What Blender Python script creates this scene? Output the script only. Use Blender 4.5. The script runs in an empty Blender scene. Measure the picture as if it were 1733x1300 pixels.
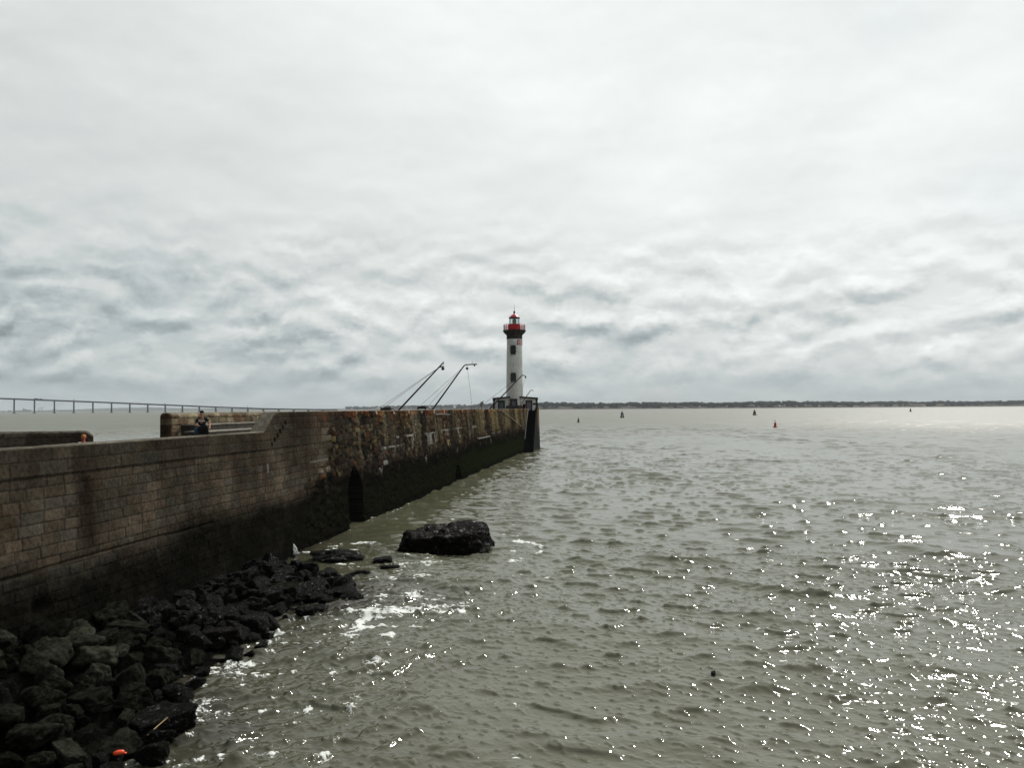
import bpy, math, random, numpy as np
from mathutils import Vector, Matrix, Quaternion
R = math.radians
random.seed(7)
rng = np.random.default_rng(11)
SC = bpy.context.scene
COL = SC.collection
F, H = 1350.0, 5.6            # focal length in pixels of the 1733 px photograph, eye height above the water

# ------------------------------------------------------------------ camera
cam_rot = Matrix.Rotation(R(91.75), 3, 'X') @ Matrix.Rotation(R(-0.37), 3, 'Z')
cd = bpy.data.cameras.new('camera')
cam = bpy.data.objects.new('camera', cd)
COL.objects.link(cam)
cam.matrix_world = Matrix.Translation((0, 0, H)) @ cam_rot.to_4x4()
cd.sensor_width = 36
cd.lens = 36 * F / 1733
cd.clip_start = 0.1
cd.clip_end = 40000
SC.camera = cam

def at(x, y, Y):              # the point at distance Y on a sight line of the survey
    d = cam_rot @ Vector(((x - 866.5) / F, -(y - 650) / F, -1))
    return Vector((0, 0, H)) + d * (Y / d.y)

def on_plane(x, y, z=0.0):
    d = cam_rot @ Vector(((x - 866.5) / F, -(y - 650) / F, -1))
    return Vector((0, 0, H)) + d * ((z - H) / d.z)

# jetty coordinates: s along it, t outwards from the foot of its face
U = Vector((0.13778, 0.99046, 0)); N_ = Vector((0.99046, -0.13778, 0)); P0 = Vector((-12.829, 0, 0))
def J(s, t, z=0.0):
    return P0 + U * s + N_ * t + Vector((0, 0, z))

# ------------------------------------------------------------------ small helpers
def tag(o, label=None, cat=None, group=None, kind=None):
    if label: o['label'] = label
    if cat: o['category'] = cat
    if group: o['group'] = group
    if kind: o['kind'] = kind
    return o

ORG = {}
def empty(name, loc, label, cat, group=None):
    o = bpy.data.objects.new(name, None)
    COL.objects.link(o)
    o.location = loc
    o.empty_display_size = 0.2
    ORG[o.name] = Vector(loc)
    return tag(o, label, cat, group)

def link(name, me, parent=None, origin=None):
    o = bpy.data.objects.new(name, me)
    COL.objects.link(o)
    if parent is not None:
        o.parent = parent
        ORG[o.name] = ORG[parent.name]
    else:
        ORG[o.name] = Vector(origin) if origin is not None else Vector((0, 0, 0))
        o.location = ORG[o.name]
    return o

def np_mesh(name, V, Fq, mat, smooth=True):
    """V (n,3) array, Fq (m,k) array of one polygon size"""
    V = np.asarray(V, dtype=np.float32); Fq = np.asarray(Fq, dtype=np.int32)
    me = bpy.data.meshes.new(name)
    me.vertices.add(len(V)); me.vertices.foreach_set('co', V.ravel())
    m, k = Fq.shape
    me.loops.add(m * k); me.loops.foreach_set('vertex_index', Fq.ravel())
    me.polygons.add(m)
    me.polygons.foreach_set('loop_start', np.arange(0, m * k, k, dtype=np.int32))
    me.polygons.foreach_set('loop_total', np.full(m, k, dtype=np.int32))
    me.polygons.foreach_set('use_smooth', np.full(m, smooth))
    me.materials.append(mat)
    me.update(calc_edges=True)
    return me

class MB:
    def __init__(self): self.v = []; self.f = []
    def _add(self, vs, fs):
        b = len(self.v)
        self.v += [tuple(p) for p in vs]
        self.f += [tuple(b + i for i in f) for f in fs]
        return self
    def hexa(self, p):
        return self._add(p, [(0, 3, 2, 1), (4, 5, 6, 7), (0, 1, 5, 4), (1, 2, 6, 5), (2, 3, 7, 6), (3, 0, 4, 7)])
    def box(self, c, s, rot=None):
        c = Vector(c); h = Vector(s) / 2
        ps = [Vector((sx * h.x, sy * h.y, sz * h.z)) for sz in (-1, 1) for sx, sy in ((-1, -1), (1, -1), (1, 1), (-1, 1))]
        if rot is not None: ps = [rot @ p for p in ps]
        return self.hexa([c + p for p in ps])
    def tube(self, pts, rad, n=8, caps=True):
        pts = [Vector(p) for p in pts]
        if not isinstance(rad, (list, tuple)): rad = [rad] * len(pts)
        vs, fs = [], []
        a = None
        for i, p in enumerate(pts):
            d = (pts[min(i + 1, len(pts) - 1)] - pts[max(i - 1, 0)]).normalized()
            if a is None:
                a = d.orthogonal().normalized()
            a = (a - d * a.dot(d)).normalized()
            b = d.cross(a)
            for k in range(n):
                w = 2 * math.pi * k / n
                vs.append(p + (a * math.cos(w) + b * math.sin(w)) * rad[i])
        for i in range(len(pts) - 1):
            for k in range(n):
                k2 = (k + 1) % n
                fs.append((i * n + k, i * n + k2, (i + 1) * n + k2, (i + 1) * n + k))
        if caps:
            fs.append(tuple(range(n - 1, -1, -1)))
            fs.append(tuple((len(pts) - 1) * n + k for k in range(n)))
        return self._add(vs, fs)
    def lathe(self, prof, c=(0, 0, 0), n=32, a0=0.0, a1=None):
        c = Vector(c); full = a1 is None
        m = n if full else n + 1
        vs, fs = [], []
        for r, z in prof:
            for k in range(m):
                w = a0 + (2 * math.pi if full else a1 - a0) * k / n
                vs.append(c + Vector((r * math.cos(w), r * math.sin(w), z)))
        for i in range(len(prof) - 1):
            for k in range(n):
                k2 = (k + 1) % m
                fs.append((i * m + k, i * m + k2, (i + 1) * m + k2, (i + 1) * m + k))
        if full:
            if prof[0][0] > 1e-4: fs.append(tuple(range(m - 1, -1, -1)))
            if prof[-1][0] > 1e-4: fs.append(tuple((len(prof) - 1) * m + k for k in range(m)))
        return self._add(vs, fs)
    def prism(self, poly, z0, z1, top=None):
        n = len(poly); top = top or poly
        vs = [Vector((p[0], p[1], z0)) for p in poly] + [Vector((p[0], p[1], z1)) for p in top]
        fs = [tuple(range(n - 1, -1, -1)), tuple(range(n, 2 * n))]
        fs += [(i, (i + 1) % n, n + (i + 1) % n, n + i) for i in range(n)]
        return self._add(vs, fs)
    def build(self, name, mat, parent=None, origin=None, smooth=False, local=False):
        off = Vector((0, 0, 0)) if local else (ORG[parent.name] if parent is not None else Vector(origin) if origin is not None else Vector((0, 0, 0)))
        me = bpy.data.meshes.new(name)
        me.from_pydata([(p[0] - off.x, p[1] - off.y, p[2] - off.z) for p in self.v], [], self.f)
        me.materials.append(mat)
        if smooth:
            me.polygons.foreach_set('use_smooth', [len(p.vertices) <= 4 for p in me.polygons])
        me.update()
        return link(name, me, parent, origin)

def copy_tree(o, parent=None):
    c = o.copy(); COL.objects.link(c)
    if parent is not None: c.parent = parent
    for ch in [x for x in COL.objects if x.parent == o]:
        copy_tree(ch, c)
    return c

# ------------------------------------------------------------------ node helpers
def nm(name):
    m = bpy.data.materials.new(name); m.use_nodes = True
    nt = m.node_tree
    return m, nt, nt.nodes['Principled BSDF'], nt.nodes['Material Output']

def nd(nt, typ, inputs=None, **kw):
    n = nt.nodes.new(typ)
    for k, v in kw.items(): setattr(n, k, v)
    for k, v in (inputs or {}).items():
        if isinstance(v, bpy.types.NodeSocket): nt.links.new(v, n.inputs[k])
        else: n.inputs[k].default_value = v
    return n

def math_(nt, op, a, b=0.0, c=None, clamp=False):
    n = nt.nodes.new('ShaderNodeMath'); n.operation = op; n.use_clamp = clamp
    for i, v in enumerate((a, b, c)):
        if v is None: continue
        if isinstance(v, bpy.types.NodeSocket): nt.links.new(v, n.inputs[i])
        else: n.inputs[i].default_value = v
    return n.outputs[0]

def mix_(nt, fac, a, b, mode='MIX'):
    n = nt.nodes.new('ShaderNodeMix'); n.data_type = 'RGBA'; n.blend_type = mode
    for i, v in ((0, fac), (6, a), (7, b)):
        if isinstance(v, bpy.types.NodeSocket): nt.links.new(v, n.inputs[i])
        else: n.inputs[i].default_value = v if i == 0 else (*v[:3], 1)
    return n.outputs[2]

def ramp_(nt, fac, a, b, va=0.0, vb=1.0):
    n = nt.nodes.new('ShaderNodeMapRange'); n.interpolation_type = 'SMOOTHSTEP'
    nt.links.new(fac, n.inputs[0])
    n.inputs[1].default_value = a; n.inputs[2].default_value = b
    n.inputs[3].default_value = va; n.inputs[4].default_value = vb
    return n.outputs[0]

def plain(name, col, rough=0.7, var=0.25, scale=3.0, metal=0.0, bump=0.0, spec=None):
    """a paint / stone / cloth colour with uneven wear"""
    m, nt, p, out = nm(name)
    tc = nd(nt, 'ShaderNodeTexCoord')
    n1 = nd(nt, 'ShaderNodeTexNoise', {'Vector': tc.outputs['Object'], 'Scale': scale, 'Detail': 6.0, 'Roughness': 0.65})
    f = ramp_(nt, n1.outputs[0], 0.3, 0.7, 1 - var, 1 + var)
    c = nd(nt, 'ShaderNodeVectorMath', {0: (*col, ), 3: f}, operation='SCALE')
    nt.links.new(c.outputs[0], p.inputs['Base Color'])
    p.inputs['Roughness'].default_value = rough
    p.inputs['Metallic'].default_value = metal
    p.inputs['Specular IOR Level'].default_value = (0.5 if rough < 0.55 else 0.12) if spec is None else spec
    if bump:
        b = nd(nt, 'ShaderNodeBump', {'Strength': bump, 'Distance': 0.05, 'Height': n1.outputs[0]})
        nt.links.new(b.outputs[0], p.inputs['Normal'])
    return m

# ------------------------------------------------------------------ numpy noise
def fft_tile(n, beta, seed, lo=1, hi=None):
    g = np.random.default_rng(seed)
    kx = np.fft.fftfreq(n) * n
    k = np.hypot(kx[:, None], kx[None, :]); k[0, 0] = 1
    a = k ** (-beta); a[k < lo] = 0
    if hi: a[k > hi] = 0
    a[0, 0] = 0
    h = np.real(np.fft.ifft2(a * np.exp(2j * np.pi * g.random((n, n)))))
    return (h / h.std()).astype(np.float32)

def samp(tile, x, y):
    n = tile.shape[0]
    x = np.mod(x, 1.0) * n; y = np.mod(y, 1.0) * n
    i = np.floor(x).astype(np.int64); j = np.floor(y).astype(np.int64)
    fx = (x - i).astype(np.float32); fy = (y - j).astype(np.float32)
    i %= n; j %= n; i2 = (i + 1) % n; j2 = (j + 1) % n
    return (tile[i, j] * (1 - fx) + tile[i2, j] * fx) * (1 - fy) + (tile[i, j2] * (1 - fx) + tile[i2, j2] * fx) * fy

T1 = fft_tile(512, 1.7, 1)
T2 = fft_tile(512, 1.35, 2)
def sstep(a, b, x):
    t = np.clip((x - a) / (b - a), 0, 1)
    return t * t * (3 - 2 * t)

# ------------------------------------------------------------------ light and sky
SUN_AZ, SUN_EL = 31.0, 42.0
sd = Vector((math.sin(R(SUN_AZ)) * math.cos(R(SUN_EL)), math.cos(R(SUN_AZ)) * math.cos(R(SUN_EL)), math.sin(R(SUN_EL))))
sl = bpy.data.lights.new('sun', 'SUN'); so = bpy.data.objects.new('sun', sl); COL.objects.link(so)
so.rotation_euler = sd.to_track_quat('Z', 'Y').to_euler()
so.location = (0, 0, 60)
sl.energy = 3.0; sl.angle = R(0.6); sl.color = (1.0, 0.965, 0.91)

w = bpy.data.worlds.new('World'); SC.world = w; w.use_nodes = True
nt = w.node_tree; bg = nt.nodes['Background']
sky = nd(nt, 'ShaderNodeTexSky', sky_type='NISHITA', sun_disc=False, sun_elevation=R(SUN_EL), sun_rotation=R(SUN_AZ))
tc = nd(nt, 'ShaderNodeTexCoord')
D = tc.outputs['Generated']
sep = nd(nt, 'ShaderNodeSeparateXYZ', {0: D})
z = sep.outputs[2]
def sky_noise(sx, sy, sz, scale, detail, rough, dist, off=(0, 0, 0), vec=None):
    mp = nd(nt, 'ShaderNodeMapping', {'Vector': vec or D, 'Location': off, 'Scale': (sx, sy, sz)})
    return nd(nt, 'ShaderNodeTexNoise', {'Vector': mp.outputs[0], 'Scale': scale, 'Detail': detail, 'Roughness': rough, 'Distortion': dist}).outputs[0]
# the cloud base seen in perspective: direction over height, so cells shrink towards the horizon
zz_ = math_(nt, 'ADD', math_(nt, 'MAXIMUM', z, 0.0), 0.30)
lay = nd(nt, 'ShaderNodeCombineXYZ', {0: math_(nt, 'DIVIDE', sep.outputs[0], zz_), 1: math_(nt, 'DIVIDE', sep.outputs[1], zz_), 2: math_(nt, 'MULTIPLY', z, 6.0)}).outputs[0]
def up_shift(k):   # the same cloud deck looked at slightly higher up
    z2 = math_(nt, 'ADD', zz_, k)
    return nd(nt, 'ShaderNodeCombineXYZ', {0: math_(nt, 'DIVIDE', sep.outputs[0], z2), 1: math_(nt, 'DIVIDE', sep.outputs[1], z2), 2: math_(nt, 'MULTIPLY', math_(nt, 'ADD', z, k), 6.0)}).outputs[0]
layu = up_shift(0.022)
veil = sky_noise(1, 1, 1.5, 2.3, 7, 0.52, 0.6, (3.1, 1.7, 0.4))
veil2 = sky_noise(1, 1, 2.0, 4.2, 6, 0.5, 0.2, (7.1, 2.7, 1.4))
r1 = sky_noise(1.0, 1.0, 1.0, 2.2, 6, 0.5, 0.1, (0.3, 0.8, 0.0), lay)
r1u = sky_noise(1.0, 1.0, 1.0, 2.2, 6, 0.5, 0.1, (0.3, 0.8, 0.0), layu)
r2 = sky_noise(1.0, 1.0, 1.0, 5.0, 5, 0.5, 0.1, (5.3, 2.8, 0.0), lay)
r2u = sky_noise(1.0, 1.0, 1.0, 5.0, 5, 0.5, 0.1, (5.3, 2.8, 0.0), layu)
# heaped cumulus above the horizon: rounded tops, flat grey bases
q1 = sky_noise(1, 1, 2.3, 7.0, 8, 0.52, 0.2, (1.3, 4.8, 0.0))
q1u = sky_noise(1, 1, 2.3, 7.0, 8, 0.52, 0.2, (1.3, 4.8, 0.045))
q2 = sky_noise(1, 1, 2.3, 15.0, 7, 0.55, 0.2, (6.3, 0.8, 0.0))
q2u = sky_noise(1, 1, 2.3, 15.0, 7, 0.55, 0.2, (6.3, 0.8, 0.035))
def cells(dz):
    vv = nd(nt, 'ShaderNodeVectorMath', {0: D, 1: (0, 0, dz)}, operation='ADD').outputs[0]
    wn = nd(nt, 'ShaderNodeTexNoise', {'Vector': vv, 'Scale': 9.0, 'Detail': 6.0, 'Roughness': 0.6})
    wv = nd(nt, 'ShaderNodeVectorMath', {0: wn.outputs[1], 3: 0.11}, operation='SCALE').outputs[0]
    v2 = nd(nt, 'ShaderNodeVectorMath', {0: vv, 1: wv}, operation='ADD').outputs[0]
    mp = nd(nt, 'ShaderNodeMapping', {'Vector': v2, 'Scale': (1, 1, 3.4)})
    vo = nd(nt, 'ShaderNodeTexVoronoi', {'Vector': mp.outputs[0], 'Scale': 11.5}, feature='SMOOTH_F1')
    vo.inputs['Smoothness'].default_value = 0.35
    return ramp_(nt, vo.outputs['Distance'], 0.62, 0.22)
cl0, cl1 = cells(0.0), cells(0.012)
sunv = nd(nt, 'ShaderNodeVectorMath', {0: D, 1: tuple(sd)}, operation='DOT_PRODUCT').outputs['Value']
near_sun = ramp_(nt, sunv, 0.30, 1.0)          # thin veil round the sun is brighter
back = ramp_(nt, sunv, -0.35, 0.45)            # unseen sky opposite the sun dimmed so that camera-facing sides stay dark
low = ramp_(nt, z, 0.27, 0.09)                 # where the rows of cumulus stand
lit = math_(nt, 'ADD', math_(nt, 'MULTIPLY', math_(nt, 'SUBTRACT', r1, r1u), 1.1), math_(nt, 'MULTIPLY', math_(nt, 'SUBTRACT', r2, r2u), 0.55))
lit = math_(nt, 'MINIMUM', math_(nt, 'MAXIMUM', lit, -0.22), 0.2)
dens = math_(nt, 'ADD', math_(nt, 'MULTIPLY', ramp_(nt, r1, 0.40, 0.66), 0.7), math_(nt, 'MULTIPLY', ramp_(nt, r2, 0.46, 0.68), 0.3))
tone = math_(nt, 'ADD', 0.735, math_(nt, 'MULTIPLY', near_sun, 0.20))
tone = math_(nt, 'ADD', tone, math_(nt, 'MULTIPLY', math_(nt, 'SUBTRACT', veil, 0.5), 0.32))
tone = math_(nt, 'ADD', tone, math_(nt, 'MULTIPLY', math_(nt, 'SUBTRACT', veil2, 0.5), 0.20))
tone = math_(nt, 'ADD', tone, math_(nt, 'MULTIPLY', lit, math_(nt, 'ADD', 0.10, math_(nt, 'MULTIPLY', low, 0.12))))
tone = math_(nt, 'SUBTRACT', tone, math_(nt, 'MULTIPLY', dens, math_(nt, 'ADD', 0.02, math_(nt, 'MULTIPLY', low, 0.10))))
heap = math_(nt, 'ADD', math_(nt, 'MULTIPLY', math_(nt, 'SUBTRACT', ramp_(nt, q1, 0.42, 0.62), ramp_(nt, q1u, 0.42, 0.62)), 0.15),
             math_(nt, 'MULTIPLY', math_(nt, 'SUBTRACT', ramp_(nt, q2, 0.44, 0.62), ramp_(nt, q2u, 0.44, 0.62)), 0.17))
heap = math_(nt, 'SUBTRACT', heap, math_(nt, 'MULTIPLY', ramp_(nt, q1, 0.48, 0.62), 0.07))
heap = math_(nt, 'ADD', heap, math_(nt, 'MULTIPLY', ramp_(nt, q1, 0.50, 0.40), 0.05))
heap = math_(nt, 'ADD', heap, math_(nt, 'MULTIPLY', math_(nt, 'SUBTRACT', cl0, cl1), 0.25))
heap = math_(nt, 'ADD', heap, math_(nt, 'MULTIPLY', math_(nt, 'SUBTRACT', cl0, 0.5), -0.045))
tone = math_(nt, 'ADD', tone, math_(nt, 'MULTIPLY', heap, math_(nt, 'ADD', 0.06, math_(nt, 'MULTIPLY', low, 0.60))))
# the cloud over the bridge side is thicker
side = ramp_(nt, sep.outputs[0], 0.30, -0.5)
tone = math_(nt, 'SUBTRACT', tone, math_(nt, 'MULTIPLY', side, 0.06))
tone = math_(nt, 'MULTIPLY', tone, ramp_(nt, back, 0.0, 1.0, 0.14, 1.0))
tone = math_(nt, 'SUBTRACT', tone, math_(nt, 'MULTIPLY', ramp_(nt, z, 0.26, 0.04), 0.10))
hor = ramp_(nt, z, 0.085, 0.0)                  # far cloud fading into the air at the horizon
tone = math_(nt, 'ADD', math_(nt, 'MULTIPLY', tone, math_(nt, 'SUBTRACT', 1.0, math_(nt, 'MULTIPLY', hor, 0.8))), math_(nt, 'MULTIPLY', hor, 0.8 * 0.52))
tone = math_(nt, 'MAXIMUM', tone, 0.08)
tint = nd(nt, 'ShaderNodeMix', {0: ramp_(nt, tone, 0.42, 0.75), 6: (0.88, 1.0, 1.03, 1), 7: (0.955, 1.0, 0.988, 1)}, data_type='RGBA').outputs[2]
ccol = nd(nt, 'ShaderNodeVectorMath', {0: tint, 3: math_(nt, 'MULTIPLY', tone, 10.0)}, operation='SCALE').outputs[0]
gap = math_(nt, 'MULTIPLY', ramp_(nt, veil, 0.42, 0.30), 0.12)
skyc = mix_(nt, gap, ccol, sky.outputs[0])
nt.links.new(skyc, bg.inputs[0])
bg.inputs[1].default_value = 0.1
SC.view_settings.view_transform = 'Standard'
SC.view_settings.look = 'None'
SC.view_settings.exposure = 0.0
SC.view_settings.gamma = 1.0
SC.cycles.use_denoising = True

# ------------------------------------------------------------------ materials
def stone_mat():
    m, nt, p, out = nm('weathered_stone')
    at_ = nd(nt, 'ShaderNodeAttribute', attribute_name='Col')
    tc = nd(nt, 'ShaderNodeTexCoord')
    n1 = nd(nt, 'ShaderNodeTexNoise', {'Vector': tc.outputs['Object'], 'Scale': 9.0, 'Detail': 8.0, 'Roughness': 0.7})
    n2 = nd(nt, 'ShaderNodeTexNoise', {'Vector': tc.outputs['Object'], 'Scale': 70.0, 'Detail': 4.0, 'Roughness': 0.7})
    f = math_(nt, 'MULTIPLY', ramp_(nt, n1.outputs[0], 0.28, 0.72, 0.62, 1.38), ramp_(nt, n2.outputs[0], 0.3, 0.7, 0.75, 1.25))
    c = nd(nt, 'ShaderNodeVectorMath', {0: at_.outputs['Color'], 3: f}, operation='SCALE')
    nt.links.new(c.outputs[0], p.inputs['Base Color'])
    nt.links.new(ramp_(nt, at_.outputs['Alpha'], 0.0, 1.0, 0.9, 0.55), p.inputs['Roughness'])
    p.inputs['Specular IOR Level'].default_value = 0.0
    h = math_(nt, 'ADD', n1.outputs[0], math_(nt, 'MULTIPLY', n2.outputs[0], 0.35))
    b = nd(nt, 'ShaderNodeBump', {'Strength': 0.7, 'Distance': 0.04, 'Height': h})
    nt.links.new(b.outputs[0], p.inputs['Normal'])
    return m
STONE = stone_mat()

def head_mat():
    m, nt, p, out = nm('pier_head_stone')
    g = nd(nt, 'ShaderNodeNewGeometry')
    sp = nd(nt, 'ShaderNodeSeparateXYZ', {0: g.outputs['Position']})
    mp = nd(nt, 'ShaderNodeMapping', {'Vector': g.outputs['Position'], 'Scale': (1.2, 1.2, 0.5)})
    n1 = nd(nt, 'ShaderNodeTexNoise', {'Vector': mp.outputs[0], 'Scale': 1.6, 'Detail': 8.0, 'Roughness': 0.7})
    zz = math_(nt, 'ADD', sp.outputs[2], math_(nt, 'MULTIPLY', n1.outputs[0], 1.6))
    c = mix_(nt, ramp_(nt, n1.outputs[0], 0.35, 0.65), (0.14, 0.055, 0.022), (0.08, 0.058, 0.035))
    c = mix_(nt, ramp_(nt, zz, 4.2, 2.9), c, (0.013, 0.012, 0.009))
    c = mix_(nt, ramp_(nt, zz, 2.6, 1.4), c, (0.009, 0.012, 0.005))
    nt.links.new(c, p.inputs['Base Color'])
    p.inputs['Roughness'].default_value = 0.8
    p.inputs['Specular IOR Level'].default_value = 0.05
    b = nd(nt, 'ShaderNodeBump', {'Strength': 0.6, 'Distance': 0.15, 'Height': n1.outputs[0]})
    nt.links.new(b.outputs[0], p.inputs['Normal'])
    return m
HEAD = head_mat()

def rock_mat(name, dark, light, rough0, rough1, spec=0.1):
    m, nt, p, out = nm(name)
    tc = nd(nt, 'ShaderNodeTexCoord')
    oi = nd(nt, 'ShaderNodeObjectInfo')
    off = nd(nt, 'ShaderNodeVectorMath', {0: tc.outputs['Object'], 1: oi.outputs['Location']}, operation='ADD')
    n1 = nd(nt, 'ShaderNodeTexNoise', {'Vector': off.outputs[0], 'Scale': 2.2, 'Detail': 8.0, 'Roughness': 0.65})
    n2 = nd(nt, 'ShaderNodeTexNoise', {'Vector': off.outputs[0], 'Scale': 22.0, 'Detail': 6.0, 'Roughness': 0.75})
    vo = nd(nt, 'ShaderNodeTexVoronoi', {'Vector': off.outputs[0], 'Scale': 26.0})
    c = mix_(nt, ramp_(nt, n1.outputs[0], 0.36, 0.68), dark, light)
    k = math_(nt, 'MULTIPLY', ramp_(nt, n2.outputs[0], 0.3, 0.7, 0.55, 1.45), math_(nt, 'ADD', 0.7, math_(nt, 'MULTIPLY', oi.outputs['Random'], 0.6)))
    c2 = nd(nt, 'ShaderNodeVectorMath', {0: c, 3: k}, operation='SCALE')
    nt.links.new(c2.outputs[0], p.inputs['Base Color'])
    nt.links.new(ramp_(nt, n2.outputs[0], 0.35, 0.65, rough0, rough1), p.inputs['Roughness'])
    n5 = nd(nt, 'ShaderNodeTexNoise', {'Vector': off.outputs[0], 'Scale': 5.0, 'Detail': 4.0, 'Roughness': 0.6})
    nt.links.new(ramp_(nt, n5.outputs[0], 0.57, 0.64, spec * 0.05, spec), p.inputs['Specular IOR Level'])
    h = math_(nt, 'ADD', math_(nt, 'ADD', math_(nt, 'MULTIPLY', n1.outputs[0], 1.5), n2.outputs[0]), math_(nt, 'MULTIPLY', vo.outputs['Distance'], 0.5))
    b = nd(nt, 'ShaderNodeBump', {'Strength': 0.8, 'Distance': 0.06, 'Height': h})
    nt.links.new(b.outputs[0], p.inputs['Normal'])
    return m
ROCK_WET = rock_mat('wet_black_rock', (0.006, 0.006, 0.005), (0.009, 0.009, 0.007), 0.10, 0.45, 0.55)
ROCK_DRY = rock_mat('algae_grey_rock', (0.006, 0.0065, 0.0045), (0.028, 0.029, 0.021), 0.6, 0.9, 0.03)
ROCK_WEED = rock_mat('weed_covered_rock', (0.005, 0.004, 0.003), (0.010, 0.008, 0.006), 0.12, 0.5, 0.35)
ROCK_PALE = rock_mat('pale_algae_rock', (0.020, 0.021, 0.015), (0.056, 0.058, 0.043), 0.7, 0.9, 0.03)
BED = rock_mat('dark_shingle', (0.003, 0.003, 0.0025), (0.010, 0.010, 0.008), 0.4, 0.8, 0.04)

def water_mat():
    m, nt, p, out = nm('muddy_estuary_water')
    g = nd(nt, 'ShaderNodeNewGeometry')
    at_ = nd(nt, 'ShaderNodeAttribute', attribute_name='foam')
    mp = nd(nt, 'ShaderNodeMapping', {'Vector': g.outputs['Position'], 'Rotation': (0, 0, R(24)), 'Scale': (0.55, 1.0, 1.0)})
    ar = nd(nt, 'ShaderNodeAttribute', attribute_name='ripple')
    n1 = nd(nt, 'ShaderNodeTexNoise', {'Vector': mp.outputs[0], 'Scale': 1.6, 'Detail': 3.0, 'Roughness': 0.5, 'Distortion': 0.3})
    n2 = nd(nt, 'ShaderNodeTexNoise', {'Vector': mp.outputs[0], 'Scale': 0.35, 'Detail': 3.0, 'Roughness': 0.45})
    n3 = nd(nt, 'ShaderNodeTexNoise', {'Vector': mp.outputs[0], 'Scale': 16.0, 'Detail': 2.0, 'Roughness': 0.5})
    n4 = nd(nt, 'ShaderNodeTexNoise', {'Vector': g.outputs['Position'], 'Scale': 0.06, 'Detail': 5.0, 'Roughness': 0.6})
    far = ramp_(nt, ar.outputs['Fac'], 0.09, 0.36)
    n5 = nd(nt, 'ShaderNodeTexNoise', {'Vector': mp.outputs[0], 'Scale': 0.11, 'Detail': 4.0, 'Roughness': 0.5})
    h = math_(nt, 'ADD', math_(nt, 'MULTIPLY', n1.outputs[0], 0.16), math_(nt, 'MULTIPLY', n2.outputs[0], 0.75))
    h = math_(nt, 'ADD', h, math_(nt, 'MULTIPLY', n5.outputs[0], 2.0))
    h = math_(nt, 'ADD', math_(nt, 'MULTIPLY', h, far), math_(nt, 'MULTIPLY', n3.outputs[0], 0.009))
    b = nd(nt, 'ShaderNodeBump', {'Strength': 1.0, 'Distance': 0.5, 'Height': h})
    nt.links.new(b.outputs[0], p.inputs['Normal'])
    mud = mix_(nt, ramp_(nt, n4.outputs[0], 0.3, 0.7), (0.088, 0.087, 0.051), (0.117, 0.118, 0.080))
    sh_ = nd(nt, 'ShaderNodeAttribute', attribute_name='shoal')      # clearer shallows over black boulders
    mud = mix_(nt, sh_.outputs['Fac'], mud, (0.026, 0.022, 0.015))
    bub = nd(nt, 'ShaderNodeTexVoronoi', {'Vector': g.outputs['Position'], 'Scale': 9.0}, feature='DISTANCE_TO_EDGE')
    brk = nd(nt, 'ShaderNodeTexNoise', {'Vector': g.outputs['Position'], 'Scale': 10.0, 'Detail': 6.0, 'Roughness': 0.72, 'Distortion': 1.2})
    ff = math_(nt, 'ADD', math_(nt, 'MULTIPLY', at_.outputs['Fac'], 1.35), math_(nt, 'MULTIPLY', math_(nt, 'SUBTRACT', brk.outputs[0], 0.5), 1.3))
    ff = math_(nt, 'SUBTRACT', ff, math_(nt, 'MULTIPLY', ramp_(nt, bub.outputs['Distance'], 0.02, 0.22), 0.30))
    ff = math_(nt, 'MULTIPLY', ramp_(nt, ff, 0.25, 0.85), ramp_(nt, at_.outputs['Fac'], 0.02, 0.15))
    c = mix_(nt, ff, mud, (0.74, 0.76, 0.72))
    nt.links.new(c, p.inputs['Base Color'])
    # ripples too small to be meshed far out are kept as roughness
    nt.links.new(math_(nt, 'MAXIMUM', ramp_(nt, at_.outputs['Fac'], 0.0, 0.6, 0.1, 0.7), ar.outputs['Fac']), p.inputs['Roughness'])
    p.inputs['IOR'].default_value = 1.333
    return m
WATER = water_mat()

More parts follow.
